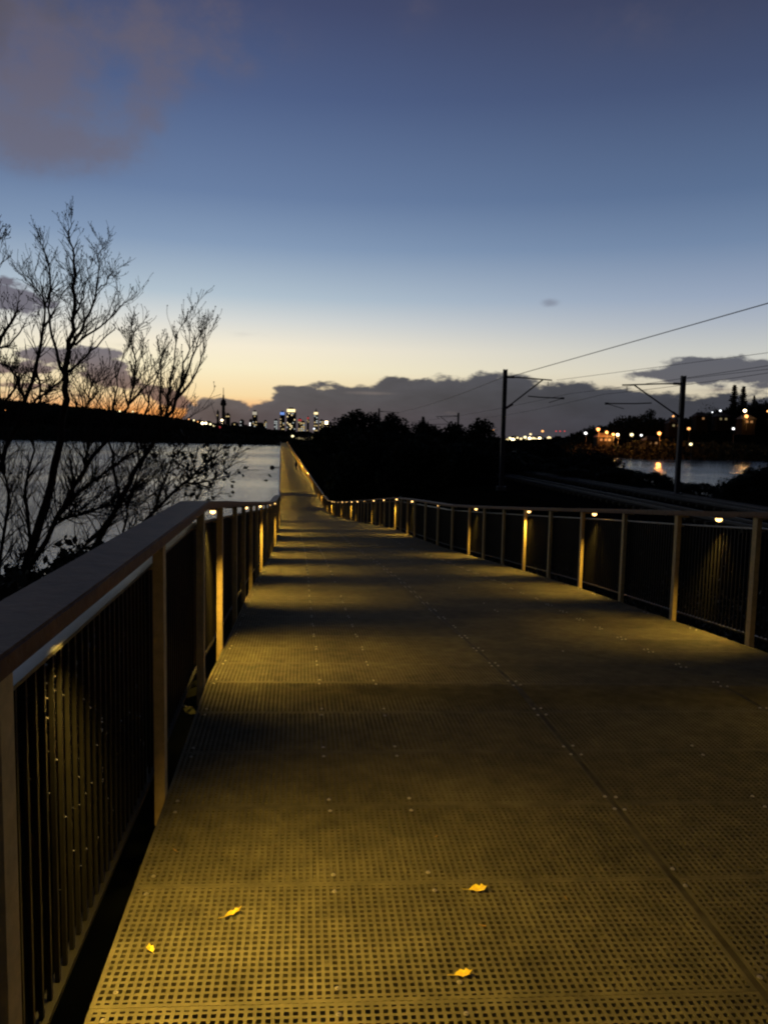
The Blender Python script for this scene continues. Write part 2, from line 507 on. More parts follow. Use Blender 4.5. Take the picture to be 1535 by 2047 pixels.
fallen(925, 1950, .056, .12, .8, 'yellow fallen leaf on a panel seam nearest the bottom of the picture')
fallen(405, 1425, .018, .9, .6, 'tiny brown leaf scrap in the pool of light against the left railing')
fallen(1130, 1795, .016, 1.9, .6, 'tiny brown leaf scrap on the right half of the deck')
fallen(350, 1700, .02, 2.5, .5, 'small brown leaf scrap above the narrow yellow leaf')
fallen(966, 1852, .020, -.6, .35, 'tiny curled pale leaf scrap between the two right-hand yellow leaves')
fallen(872, 1672, .013, .5, .7, 'tiny pale leaf crumb farthest up the grating')

# ------------------------------------------------------------------ ground, water
def ss(a, b, x):
    t = max(0, min(1, (x-a)/(b-a))); return t*t*(3-2*t)
def xtrack(y): return 14.6+(55-y)*.11 if y < 150 else 4.15+(150-y)*.13
HL = [(-900,48),(-600,42),(-430,34),(-330,24),(-235,14),(-170,6),(-100,1),(0,-1),(2500,-1)]
HR = [(90,-6),(150,2),(190,8),(230,13),(275,16),(330,24),(420,32),(600,36)]
def hash2(i, j):
    v = math.sin(i*127.1+j*311.7)*43758.5453; return v-math.floor(v)
def vn(x, y):
    i, j = math.floor(x), math.floor(y); fx, fy = x-i, y-j
    fx = fx*fx*(3-2*fx); fy = fy*fy*(3-2*fy)
    a = hash2(i,j)*(1-fx)+hash2(i+1,j)*fx; b = hash2(i,j+1)*(1-fx)+hash2(i+1,j+1)*fx
    return a*(1-fy)+b*fy
def height(x, y):
    h = -12.0
    # embankment with the railway and the scrub beside the boardwalk
    xt = xtrack(y)
    if y < 640:
        left = interp(LX, max(y, 0))-6 if y < 56 else interp(RX, y)+2.5
        right = 60-.03*max(0, y-200) if y > 60 else 60
        d = min(x-left, right-x)
        top = -2.3 if y < 150 else -3.5
        if y < 70:
            g = 1.6-interp(DZ, max(0, y))-1.25
            # under the ramp follow the deck, rise to the track bench
            k = ss(interp(RX, max(y,0))+.8, xt-8, x)
            top = g*(1-k)+(-2.3)*k
            if x < interp(LX, max(y,0)): top = g-ss(0, 16, interp(LX, max(y,0))-x)*5.5
            top -= .5*(1-k)
        if x > xt+8: top -= ss(8, 26, x-xt)*5.2
        h = max(h, -12+(top+12)*ss(-5, 5, d)) if not (y < 56 and x < left) else max(h, top-ss(0, 14, left-x)*6)
    # far left shore and the land under the city
    sh = 635+max(0, -89-x)*.32
    if y > sh-20:
        e = ss(sh-12, sh+18, y)
        hh = 1.6+interp(HL, x*900/max(y, 300))
        h = max(h, -12+(3.2+ (hh+9)*ss(sh+10, sh+230, y))*e*1.0) if x < 130 else h
    # right hill
    sx = 115+(y-250)*.47
    dd = max(min(y-430, x-70), (x-sx) if y > 120 else -99)
    if dd > -12:
        e = ss(-8, 14, dd); hh = 1.6+interp(HR, x*640/max(y, 300))
        h = max(h, -12+(3.4+(hh+9)*ss(10, 200, dd))*e)
    if y > 1000: h = max(h, -6)
    h += (vn(x*.15, y*.15)-.5)*.5*(1 if h > -8 and not (abs(x-xt) < 9 and y < 150) else 0)
    return h
def axis(segs):
    out = []
    for a, b, s in segs: out += steps(a, b, s)[:-1]
    return out+[segs[-1][1]]
xs = axis([(-9000,-1500,750),(-1500,-500,60),(-500,-100,14),(-100,-30,5),(-30,34,1.6),(34,100,6),(100,420,14),(420,1500,60),(1500,9000,750)])
ysg = axis([(-300,-10,29),(-10,80,2.0),(80,260,6),(260,820,13),(820,1500,60),(1500,14000,1200)])
mb = MB()
for yy in ysg:
    for xx in xs: mb.v.append(Vector((xx, yy, height(xx, yy))))
nx = len(xs)
for j in range(len(ysg)-1):
    for i in range(nx-1):
        a = j*nx+i; mb.f.append((a, a+1, a+1+nx, a+nx))
M_ground = mat('dark_earth_and_scrub', (.008, .009, .0065), .98, .0, noise=.7, var=.4, bump=.5)
tag(mb.build('ground', M_ground, smooth=True), kind='structure')

wm = bpy.data.materials.new('water'); wm.use_nodes = True
nt = wm.node_tree; N = nt.nodes; L = nt.links; b = N['Principled BSDF']
b.inputs['Base Color'].default_value = (.006, .009, .011, 1); b.inputs['Roughness'].default_value = .10
b.inputs['IOR'].default_value = 1.33; b.inputs['Specular IOR Level'].default_value = .85
geo = N.new('ShaderNodeNewGeometry')
mp = N.new('ShaderNodeMapping'); mp.inputs['Scale'].default_value = (.55, 1.0, 1)
L.new(geo.outputs['Position'], mp.inputs['Vector'])
n1 = N.new('ShaderNodeTexNoise'); n1.inputs['Scale'].default_value = 1.3; n1.inputs['Detail'].default_value = 4; n1.inputs['Roughness'].default_value = .6
n2 = N.new('ShaderNodeTexNoise'); n2.inputs['Scale'].default_value = .02; n2.inputs['Detail'].default_value = 2
L.new(mp.outputs['Vector'], n1.inputs['Vector']); L.new(mp.outputs['Vector'], n2.inputs['Vector'])
mr = N.new('ShaderNodeMapRange'); mr.inputs['From Min'].default_value = .35; mr.inputs['From Max'].default_value = .65; mr.inputs['To Min'].default_value = .20; mr.inputs['To Max'].default_value = .70
L.new(n2.outputs['Fac'], mr.inputs['Value'])
bp = N.new('ShaderNodeBump'); bp.inputs['Distance'].default_value = .35
L.new(n1.outputs['Fac'], bp.inputs['Height']); L.new(mr.outputs['Result'], bp.inputs['Strength'])
L.new(bp.outputs['Normal'], b.inputs['Normal'])
mb = MB(); mb.v = [Vector(v) for v in ((-9000,-300,-8.4),(9000,-300,-8.4),(9000,14000,-8.4),(-9000,14000,-8.4))]; mb.f = [(0,1,2,3)]
tag(mb.build('water', wm), kind='structure')

# ------------------------------------------------------------------ railway
def xl(y): return 8.8+(56-y)*.112          # left mast row
mb = MB()
ysr = steps(-10, 150, 5)
def bed(yy):
    x = xtrack(yy); return [Vector((x-5.6, yy, -2.35)), Vector((x+5.6, yy, -2.35)), Vector((x+4.6, yy, -1.95)), Vector((x-4.6, yy, -1.95))]
sweep(mb, ysr, bed); tag(mb.build('railway_bed', M_ballast), kind='structure')
for k, (off, lab) in enumerate(((-2.1, 'railway track nearer the boardwalk, thin steel rails on dark ballast'), (2.1, 'railway track farther from the boardwalk, beside the right-hand mast'))):
    root = empty('railway_track', (xtrack(50)+off, 50, -1.95), lab, 'railway track')
    for s in (-.55, .55):
        mb = MB()
        sweep(mb, ysr, lambda yy: [Vector((xtrack(yy)+off+s-.035, yy, -1.80)), Vector((xtrack(yy)+off+s+.035, yy, -1.80)), Vector((xtrack(yy)+off+s+.035, yy, -1.66)), Vector((xtrack(yy)+off+s-.035, yy, -1.66))])
        mb.build('rail', M_railst, root)
    mb = MB()
    for yy in steps(0, 140, .9): mb.box((xtrack(yy)+off, yy, -1.88), (1.1,0,0), (0,.12,0), (0,0,.075))
    tag(mb.build('sleepers', M_conc if 0 else M_seam, root), kind='stuff')
# pale concrete cable trough beside the far track
mb = MB()
sweep(mb, steps(24, 60, 4), lambda yy: [Vector((21.2+(50-yy)*.1-.35, yy, -2.5)), Vector((21.2+(50-yy)*.1+.35, yy, -2.5)), Vector((21.2+(50-yy)*.1+.35, yy, -2.05)), Vector((21.2+(50-yy)*.1-.35, yy, -2.05))])
tag(mb.build('cable_trough', mat('old_concrete', (.045,.045,.043), .95, .05, noise=3, var=.4)), 'pale low concrete trough running beside the right-hand mast', 'cable trough')

def mast(px_top, y, ztop, zbase, side, reach, lab, small=False):
    x = EYE.x+ray(px_top, 760).x*y
    root = empty('railway_mast', (x, y, zbase), lab, 'railway mast', None)
    w = .16 if not small else .17
    mb = MB()
    mb.box((x-w*.8, y, (ztop+zbase)/2), (.012,0,0), (0,w,0), (0,0,(ztop-zbase)/2))
    mb.box((x+w*.8, y, (ztop+zbase)/2), (.012,0,0), (0,w,0), (0,0,(ztop-zbase)/2))
    mb.box((x, y, (ztop+zbase)/2), (w*.8-.013,0,0), (0,.012,0), (0,0,(ztop-zbase)/2-.02))
    mb.box((x, y, zbase+.15), (w*2,0,0), (0,w*2,0), (0,0,.15))
    mb.build('pole', M_galv, root, origin=(x, y, zbase))
    s = side
    def tb(name, pts, r, mt=M_galv): q = MB(); q.tube(pts, r, 6); q.build(name, mt, root, origin=pts[0])
    zt = ztop-.55
    tb('top_tube', [(x+s*w, y, zt), (x+s*(reach*.35), y, zt-.02), (x+s*reach, y, zt-.16)], .045)
    tb('strut', [(x+s*w, y, zt-2.2), (x+s*reach*.80, y, zt-.15)], .05)
    tb('registration_arm', [(x+s*reach*.50, y, zt-1.32), (x+s*(reach*.75), y, zt-1.38), (x+s*(reach*1.26), y, zt-1.42)], .038)
    tb('steady_arm', [(x+s*(reach*1.22), y, zt-1.45), (x+s*(reach*.95), y, zt-1.75)], .022)
    q = MB()
    for i in range(4): q.lathe((x+s*reach*.92, y, zt-.55+i*.08), [(.03,0),(.07,.02),(.03,.045)], 8)
    q.build('insulator', M_insul, root)
    q = MB(); q.tube([(x+s*w, y, zt-2.2), (x+s*(w+.45), y, zt-1.88)], .085, 8); q.build('insulator', M_insul, root)
    q = MB(); q.tube([(x+s*w, y, zt), (x+s*(w+.5), y, zt)], .08, 8); q.build('insulator', M_insul, root)
    q = MB(); q.box((x+s*reach*1.24, y, zt-1.42), (.12,0,0), (0,.04,0), (0,0,.07)); q.build('clamp', M_galv, root)
    return x, zt
zt1 = 1.6+ray(1011,738).z*56
zt2 = 1.6+ray(1366,751).z*53
xa, za = mast(1009, 56, zt1, -2.2, 1, 3.35, 'tall dark railway mast left of centre with its arm reaching right')
xb, zb = mast(1365, 53, zt2, -2.2, -1, 4.1, 'tall dark railway mast on the right with its arm reaching left')
z3 = 1.6+ray(918,825).z*127; z4 = 1.6+ray(759,816).z*134
xc, zc = mast(918, 127, z3, -3, -1, 3.6, 'small distant railway mast between the round dark trees and the left mast', True)
xd, zd = mast(759, 134, z4, -3, 1, 3.4, 'smallest railway mast poking out above the black trees', True)

def wire(p0, p1, sag, r, lab, name='overhead_wire'):
    p0, p1 = Vector(p0), Vector(p1); mb = MB(); n = 16; pts = []
    for i in range(n+1):
        t = i/n; q = p0.lerp(p1, t); q.z -= sag*4*t*(1-t); pts.append(q)
    mb.tube(pts, r, 5)
    return tag(mb.build(name, M_wire), lab, 'wire', 'overhead railway wires')
wl = P(1016, 754, 56); wr = P(1535, 606, 30)
wire(wl, wl+(wr-wl)*1.9, .0, .022, 'highest wire, rising steeply from the left mast to the right edge of the sky')
wl = P(1112, 760, 56); wr = P(1535, 705, 40)
wire(wl, wl+(wr-wl)*2.2, .0, .013, 'thin middle wire crossing the pale sky between the two big masts')
wl = P(1372, 757, 53); wr = P(1535, 738, 42)
wire(wl, wl+(wr-wl)*2.6, .0, .014, 'short wire leaving the right mast over the grey cloud')
wire(P(1010, 752, 56), P(760, 828, 134), .6, .018, 'wire running back from the left mast to the smallest mast')
wire(P(1138, 787, 56), P(775, 845, 134), .5, .014, 'contact wire below the left mast arm going back to the trees')
wire(P(1206, 788, 53), P(905, 838, 127), .5, .014, 'contact wire below the right mast arm going back to the distant mast')
wire(P(1206, 788, 53), P(1206, 788, 53)+Vector((2.4, -24, .05)), .1, .012, 'contact wire coming forward from the right mast arm')
wire(P(1138, 787, 56), P(1138, 787, 56)+Vector((3.9, -36, .05)), .1, .012, 'contact wire coming forward from the left mast arm')

# ------------------------------------------------------------------ vegetation
def crown_mesh(seed, n=5200, ls=.36, spread=1.0, kind='round'):
    """foliage in a unit-ish crown (radius about 3, height about 7), many small leaf faces in uneven clumps"""
    rg = random.Random(seed); mb = MB(); cl = []
    nc = 34
    for i in range(nc):
        th = rg.uniform(0, 2*PI); ph = math.acos(rg.uniform(-1, 1)); rr = rg.uniform(.3, 1)
        c = Vector((2.3*rr*math.sin(ph)*math.cos(th), 2.3*rr*math.sin(ph)*math.sin(th), 3.55+2.95*rr*math.cos(ph)))
        cl.append((c, rg.uniform(.7, 1.25)))
    for i in range(n):
        c, r = rg.choice(cl)
        v = Vector((rg.gauss(0,1), rg.gauss(0,1), rg.gauss(0,.8))).normalized()*r*rg.random()**.45
        mb.leaf(c+v, ls*rg.uniform(.6, 1.3), rg)
    return mb
def tree_proto(seed, n=5200, ls=.36):
    root = empty('leafy_tree', (0,0,0))
    rg = random.Random(seed+90)
    crown_mesh(seed, n, ls).build('crown', M_foliage, root)
    mb = MB(); mb.tube([(0,0,-1.5),(.1,.05,1.4),(.05,0,3.0),(0,.1,4.6)], [.26,.2,.15,.07], 8)
    for i in range(5):
        a = rg.uniform(0, 2*PI); z = rg.uniform(1.6, 3.4)
        mb.tube([(0,0,z),(math.cos(a)*.8,math.sin(a)*.8,z+.9),(math.cos(a)*1.6,math.sin(a)*1.6,z+1.9)], [.1,.07,.03], 6)
    mb.build('trunk', M_bark, root)
    return root
protos = [tree_proto(1), tree_proto(2), tree_proto(3)]
used_p = [False]*3
rt = random.Random(21)
def put_tree(px, ytop, d, wpx, lab, group=None, k=None, name=None, zb=None):
    """crown top at photo height ytop, crown width wpx photo pixels at distance d"""
    k = rt.randrange(3) if k is None else k
    top = P(px, ytop, d); base = height(top.x, d) if zb is None else zb
    base = max(base, -6)
    H = max(1.5, (top.z-base)*1.06); W = wpx/FPX*d
    if used_p[k]: o = copy_tree(protos[k])
    else: o = protos[k]; used_p[k] = True
    o.location = (top.x, d, base); o.rotation_euler = (0,0,rt.uniform(0, 6.28))
    sxy = W/5.6
    o.scale = (sxy, sxy, H/6.9)
    if name: o.name = name
    tag(o, lab, 'tree', group)
    return o
G = 'trees in the black belt beside the boardwalk'
LB = 'black leafy tree standing in the dark belt between boardwalk and railway'
named = [
 (728, 820, 118, 130, 'tallest round-topped black tree at the left of the dark belt'),
 (688, 838, 130, 95, 'black tree sloping down left of the tallest round tree'),
 (785, 826, 110, 105, 'black bushy tree just right of the smallest mast'),
 (652, 853, 170, 80, 'low black tree where the dark belt meets the city lights'),
 (952, 842, 86, 110, 'round black tree crown left of the tall left mast'),
 (900, 848, 100, 95, 'black tree below the small distant mast'),
 (845, 842, 104, 95, 'black tree under the tiny conifer tip'),
 (988, 872, 80, 80, 'drooping black tree at the foot of the left mast'),
 (1085, 883, 120, 120, 'low rounded dark tree below the port lights'),
 (1185, 903, 112, 120, 'dark bush hiding the left end of the right-hand water'),
]
for a in named: put_tree(*a)
for i in range(34):
    d = rt.uniform(62, 120); px = rt.uniform(700 if d < 90 else 680, 1000)
    yt = max(interp([(600,890),(680,864),(740,842),(800,846),(860,862),(960,862),(1010,895)], px)+6, 874 if d < 80 else 850)+rt.uniform(0, 20)
    put_tree(px, yt, d, rt.uniform(70, 130)*75/d*1.1, LB, G)
for i, (px, yt, d, w) in enumerate([(618,886,330,36),(640,882,260,46),(662,878,210,50),(682,886,150,60),(704,902,110,70),(738,925,85,100)]):
    put_tree(px, yt, d, w, 'black tree close against the right railing of the far straight', 'trees against the far straight railing')
Gs = 'low dark bushes between the track and the right-hand water'
for px, yt, d, w in [(1040,902,95,110),(1120,900,130,90),(1205,935,105,70),(1060,930,80,120),(1150,950,70,110),(1140,905,125,90),(1120,915,100,90),(1185,925,95,90)]:
    put_tree(px, yt, d, w, 'low black bush in the scrub right of the left mast', 'low bushes right of the left mast')
for px, yt, d, w in [(1215,912,140,60),(1240,940,120,60),(1280,958,100,70),(1360,964,90,70),(1500,935,95,90),(1545,925,90,90),(1440,972,80,70),(1255,952,90,60),(1330,948,84,60),(1300,962,70,90),(1400,968,66,90),(1470,955,74,110),(1530,940,80,120),(1235,965,72,90)]:
    put_tree(px, yt, d, w, 'low black bush on the near shore of the right-hand water', Gs)

# conifers
def conifer(px, ytop, d, H, lab, name='norfolk_pine', wf=.20):
    top = P(px, ytop, d); root = empty(name, (top.x, d, top.z-H), lab, 'tree')
    rg = random.Random(int(px)); z0 = top.z-H
    mb = MB(); mb.tube([(top.x,d,z0-2),(top.x,d,z0+H*.6),(top.x,d,top.z)], [H*.018,H*.01,H*.003], 6); mb.build('trunk', M_bark, root, origin=(top.x,d,z0))
    mb = MB(); nz = 18
    for i in range(nz):
        f = .12+.88*i/nz; z = z0+H*f; R = H*wf*(1-f)**.8+H*.012
        for k in range(9):
            a = rg.uniform(0, 2*PI); e = Vector((math.cos(a)*R, math.sin(a)*R, H*.01))
            for q in range(9):
                t = (q+.5)/9
                for w in range(2): mb.leaf(Vector((top.x,d,z))+e*t+Vector((rg.gauss(0,.1),rg.gauss(0,.1),rg.gauss(0,.12)))*H*.05, H*.06*(1.15-t*.5), rg)
    mb.build('foliage', M_foliage, root, origin=(top.x,d,z0))
conifer(1468, 768, 560, 30, 'left of the two tall pointed conifers on the right hill')
conifer(1486, 771, 566, 29, 'right of the two tall pointed conifers on the right hill')
conifer(846, 832, 240, 9, 'tiny pointed conifer tip above the middle of the dark belt', 'pointed_conifer', .3)
conifer(1507, 790, 590, 14, 'short conifer right of the tall pair on the hill', 'pointed_conifer', .26)

# skyline masses: woods on the far shore and the right hill
def wood(name, pts, lab, dep, n, ls, seed):
    rg = random.Random(seed); mb = MB()
    for _ in range(n):
        px = rg.uniform(pts[0][0], pts[-1][0])
        d = dep(px)*rg.uniform(.90, 1.10)
        yt = interp(pts, px)
        x = ray(px, 860).x*d
        g = height(x, d)
        topz = 1.6+ray(px, yt).z*dep(px)
        top = topz-rg.random()**1.6*9
        z = rg.uniform(max(g, top-11), top)
        bumpy = (vn(px*.07, d*.02)-.5)*5+(vn(px*.23, 3)-.5)*3
        mb.leaf(Vector((x, d, z+bumpy*.6)), ls*rg.uniform(.6, 1.3), rg)
    return tag(mb.build(name, M_foliage), lab, 'woodland', kind='stuff')
wood('woodland', [(-60,790),(0,797),(60,806),(130,814),(200,822),(300,832),(370,843),(430,856),(500,866),(560,868),(640,868)],
     'dark wooded ridge along the far left shore', lambda px: 880, 42000, 2.6, 5)
wood('woodland', [(-60,850),(200,852),(350,858),(450,868),(560,872),(640,876),(700,878)],
     'low dark trees along the waterline of the far left shore', lambda px: 700, 20000, 2.4, 6)
wood('woodland', [(1118,880),(1150,862),(1200,851),(1235,838),(1290,834),(1330,838),(1400,832),(1450,818),(1500,810),(1560,800),(1600,796)],
     'dark wooded slope of the right hill', lambda px: 610, 32000, 2.2, 7)
wood('woodland', [(1118,890),(1160,888),(1250,885),(1340,880),(1480,885),(1600,890)],
     'dark trees along the waterline of the right hill', lambda px: 470, 15000, 1.8, 8)
def hilltree(px, ytop, d, w, lab, n=500, ls=1.0, sparse=False):
    top = P(px, ytop, d); W = w/FPX*d/2; rg = random.Random(int(px*7)); H = W*2.2
    root = empty('hill_tree', (top.x, d, top.z-H), lab, 'tree')
    mb = MB()
    for _ in range(n):
        v = Vector((rg.gauss(0,1),rg.gauss(0,1),rg.gauss(0,1))).normalized()*rg.random()**.5
        mb.leaf(Vector((top.x, d, top.z-W))+Vector((v.x*W, v.y*W, v.z*W*.95)), ls*rg.uniform(.5,1.2), rg)
    mb.build('crown', M_foliage, root, origin=(top.x,d,top.z-H))
    mb = MB(); mb.tube([(top.x,d,top.z-H-6),(top.x,d,top.z-W)], [.5,.25], 6)
    for i in range(8):
        a = i*.8; mb.tube([(top.x,d,top.z-H*.75),(top.x+math.cos(a)*W*.8,d+math.sin(a)*W*.8,top.z-W*(.5+.1*i))], [.18,.05], 5)
    mb.build('trunk', M_bark, root, origin=(top.x,d,top.z-H))
hilltree(1300, 816, 600, 24, 'bushy dark tree standing up from the middle of the right hill', 420, 1.3)
hilltree(1416, 802, 600, 50, 'wide thin-crowned tree left of the tall conifers on the hill', 330, 1.1)
hilltree(1530, 803, 560, 40, 'round dark tree on the hill at the right edge', 500, 1.4)
hilltree(1150, 868, 590, 24, 'small dark tree at the left tip of the right hill', 400, 1.3)

# bare trees on the left
def to3(px, py, d): return P(px, py, d)
def bare(name, label, limbs, dist, seed, twig_n, leaf_n=0, leaf_box=None, twig_len=.75, up=1.0, depth=3):
    rg = random.Random(seed)
    root_p = to3(*limbs[0][0][:2], dist)
    root = empty(name, root_p, label, 'tree')
    trunk = MB(); ends = []
    segs = []
    for li, limb in enumerate(limbs):
        pts = []; rads = []
        dd = rg.uniform(-.9, .9) if li else 0
        for i, (px, py, r) in enumerate(limb):
            if dist == 10.0 and py < 650: py += (650-py)*.15
            t = i/(len(limb)-1)
            p = to3(px+rg.uniform(-1.5,1.5), py, dist+dd*t)
            pts.append(p); rads.append(r)
        # subdivide with slight wobble
        pp, rr = [], []
        for i in range(len(pts)-1):
            for k in range(3):
                t = k/3; q = pts[i].lerp(pts[i+1], t)
                if k: q += Vector((rg.gauss(0,1), rg.gauss(0,1), rg.gauss(0,.5)))*.012
                pp.append(q); rr.append(rads[i]*(1-t)+rads[i+1]*t)
        pp.append(pts[-1]); rr.append(rads[-1])
        trunk.tube(pp, [q_*.69 for q_ in rr], 7)
        for i in range(len(pp)-1): segs.append((pp[i], pp[i+1], rr[i], li))
    trunk.build('trunk', M_bark, root, smooth=True, origin=root_p)
    tw = MB(); lv = MB()
    def grow(p, dirv, length, r, lev):
        n = 4; q = p; pts = [p]; rads = [r]; dv = dirv.normalized()
        for i in range(n):
            dv = (dv+Vector((rg.gauss(0,.13), rg.gauss(0,.13), rg.gauss(0,.10)+.07*up))).normalized()
            q = q+dv*length/n; pts.append(q); rads.append(max(.0022, r*(1-(i+1)/n*.75)))
            if lev > 0 and rg.random() < .72:
                side = Vector((rg.gauss(0,1), rg.gauss(0,1), rg.gauss(0,.5))).normalized()
                grow(q, dv*.9+side*.62+Vector((0,0,.22*up)), length*rg.uniform(.4,.68), rads[-1]*.72, lev-1)
        tw.tube(pts, rads, 4, cap=False)
        if rg.random() < .5: tw.ball(pts[-1], rg.uniform(.004,.009), 5, 3)
    for _ in range(twig_n):
        a, b_, r, li = rg.choice(segs)
        if r > .06 and rg.random() < .7: continue
        p = a.lerp(b_, rg.random()); ax = (b_-a).normalized()
        side = Vector((rg.gauss(0,1), rg.gauss(0,.8), rg.gauss(0,.4))).normalized()
        grow(p, ax*.75+side*.6+Vector((0,0,.25*up)), (.26 if p.z > 3.4 else (.42 if p.z > 1.9 else .8))*twig_len*rg.uniform(.45,1.15), min(.0085, r*.45), depth-1 if rg.random() < .6 else depth-2)
    tw.build('twigs', M_bark, root, origin=root_p)
    if leaf_n:
        cl = []
        for _ in range(26):
            a, b_, r, li = rg.choice(segs); cl.append(a.lerp(b_, rg.random())+Vector((rg.gauss(0,.22),rg.gauss(0,.3),rg.gauss(0,.2))))
        for _ in range(leaf_n):
            c = rg.choice(cl) if leaf_box is None or rg.random() < .1 else to3(rg.gauss(leaf_box[0],leaf_box[2]), rg.gauss(leaf_box[1],leaf_box[3]), dist+rg.uniform(-.6,.6))
            for _ in range(3): lv.leaf(c+Vector((rg.gauss(0,.06),rg.gauss(0,.06),rg.gauss(0,.06))), rg.uniform(.04,.085), rg)
        lv.build('leaves', M_leafy, root, origin=root_p)
    return root
# main trunk with the tall crown (radii in metres at 10 m)
bare('bare_tree', 'tallest bare tree on the left with forked trunk and fine twigs against the sky', [
 [(20,1230,.10),(60,1110,.088),(95,1000,.078),(118,900,.070),(130,820,.062),(133,760,.055),(138,700,.050)],
 [(138,700,.045),(146,640,.036),(149,580,.030),(152,520,.024),(148,470,.016),(136,430,.010),(150,403,.004)],
 [(133,760,.035),(118,720,.030),(104,670,.024),(98,610,.020),(102,560,.018),(96,500,.013),(82,455,.008),(80,440,.004)],
 [(138,700,.032),(160,665,.026),(180,620,.022),(192,570,.016),(197,520,.012),(198,480,.008),(215,462,.004)],
 [(150,690,.024),(190,660,.018),(222,632,.013),(240,605,.009),(258,590,.004)],
 [(98,610,.014),(80,585,.010),(68,555,.008),(62,540,.004)],
 [(102,560,.012),(118,590,.010),(135,560,.008),(150,540,.006),(128,505,.005),(112,495,.003)],
 [(135,745,.026),(170,715,.019),(205,680,.013),(232,655,.008)],
 [(192,570,.012),(212,555,.009),(222,530,.007),(232,540,.003)],
 [(146,640,.018),(160,600,.014),(172,560,.010),(176,520,.008),(182,500,.003)],
], 10.0, 4, 215, twig_len=.85)
bare('bare_tree', 'slim leaning bare stem left of the tallest tree, forking below its crown', [
 [(-60,1120,.05),(-10,960,.045),(30,860,.04),(52,800,.036),(72,740,.030),(84,680,.026),(92,620,.018),(84,570,.012)],
 [(52,800,.028),(40,760,.022),(20,735,.016),(-5,720,.01)],
 [(72,740,.020),(82,770,.02),(80,820,.016)],
 [(30,860,.030),(70,800,.022),(110,770,.016),(140,740,.01)],
], 9.4, 7, 110, twig_len=.7)
bare('bare_tree', 'bare tree cut off by the left edge of the picture', [
 [(-120,1050,.07),(-80,900,.06),(-40,780,.045),(-10,700,.034),(14,660,.024),(30,630,.016),(40,600,.007)],
 [(-40,780,.035),(-20,720,.026),(-8,640,.02),(-12,560,.014),(-4,490,.008),(6,465,.004)],
 [(-10,700,.02),(20,690,.015),(45,655,.01),(55,640,.004)],
 [(-80,900,.04),(-20,840,.03),(20,790,.02),(40,750,.01)],
], 8.6, 9, 90, twig_len=.6)
bare('bare_tree', 'bushy bare tree behind the handrail with upright twigs right of the tallest tree', [
 [(120,1210,.06),(180,1110,.052),(240,1000,.045),(290,910,.040),(330,850,.034),(352,800,.028),(372,750,.02),(392,700,.013),(402,660,.006)],
 [(330,850,.026),(335,790,.02),(345,740,.014),(352,690,.009),(360,655,.004)],
 [(352,800,.02),(385,760,.016),(405,710,.012),(412,680,.005)],
 [(352,800,.02),(368,740,.016),(380,700,.010),(378,650,.005)],
 [(290,910,.024),(285,850,.02),(300,790,.014),(318,740,.01),(330,700,.004)],
 [(240,1000,.028),(225,930,.024),(222,860,.02),(232,790,.014),(240,740,.01),(250,700,.004)],
 [(330,850,.02),(318,800,.014),(322,750,.01),(318,720,.004)],
], 9.0, 13, 100, twig_len=.62, up=1.5)
bare('bare_tree', 'leaning twiggy bare shrub in front of the water at lower left', [
 [(-20,1260,.05),(40,1160,.042),(110,1040,.036),(170,940,.03),(230,860,.024),(262,790,.016),(272,720,.010),(262,660,.004)],
 [(110,1040,.028),(150,990,.022),(230,930,.018),(300,880,.014),(350,850,.008)],
 [(40,1160,.03),(60,1080,.026),(50,980,.02),(70,900,.014),(60,840,.008)],
 [(170,940,.022),(180,880,.018),(170,820,.013),(190,760,.008)],
 [(-20,1260,.03),(0,1120,.025),(20,1000,.02),(0,900,.014)],
 [(60,1190,.03),(140,1120,.024),(200,1060,.018),(250,1000,.012),(290,960,.008)],
 [(110,1040,.02),(160,1030,.018),(220,1010,.012),(280,1010,.006)],
], 7.8, 17, 330, twig_len=.62, up=.8)
bare('leafy_shrub', 'shrub with clumps of small dark leaves in front of the water, beside the handrail bend', [
 [(180,1180,.035),(250,1090,.030),(310,1020,.026),(370,965,.02),(410,930,.014),(440,900,.008)],
 [(310,1020,.02),(330,960,.016),(350,910,.012),(345,885,.006)],
 [(370,965,.015),(420,975,.012),(445,945,.008),(455,935,.004)],
 [(250,1090,.02),(290,1050,.015),(350,1030,.012),(400,990,.008)],
 [(250,1090,.02),(255,1010,.016),(275,950,.012),(290,900,.008)],
], 8.2, 23, 110, leaf_n=120, leaf_box=(392,930,42,34), twig_len=.45, up=.6)
# near-black undergrowth below the bare trees
def bush(px, py, d, w, h, lab, grp, seed, n=900, ls=.10):
    rg = random.Random(seed); c = P(px, py, d); root = empty('undergrowth_shrub', (c.x, d, c.z-h), lab, 'shrub', grp)
    mb = MB(); st = MB(); cl = [(Vector((rg.gauss(0,.42)*w, rg.gauss(0,.42)*w, -h*.75*rg.random())), rg.uniform(.12,.3)*w) for _ in range(16)]
    for _ in range(n):
        q, r = rg.choice(cl); v = Vector((rg.gauss(0,1),rg.gauss(0,1),rg.gauss(0,1))).normalized()*r*rg.random()**.5
        mb.leaf(c+q+v, ls*rg.uniform(.5,1.3), rg)
    for q, r in cl: st.tube([c+Vector((0,0,-h-.6)), c+q*.5+Vector((0,0,-h*.4)), c+q], [.02,.014,.005], 5)
    mb.build('foliage', M_leafy, root, origin=(c.x,d,c.z-h)); st.build('stems', M_bark, root, origin=(c.x,d,c.z-h))
rg = random.Random(77)
for i in range(20):
    px = rg.uniform(-60, 240)
    bush(px, interp([(-60,1150),(60,1130),(150,1090),(240,1050)], px)+rg.uniform(0, 60), rg.uniform(5.5, 9), rg.uniform(.5,.95), 1.6, 'dark undergrowth shrub below the bare trees', 'undergrowth shrubs behind the left handrail', i)
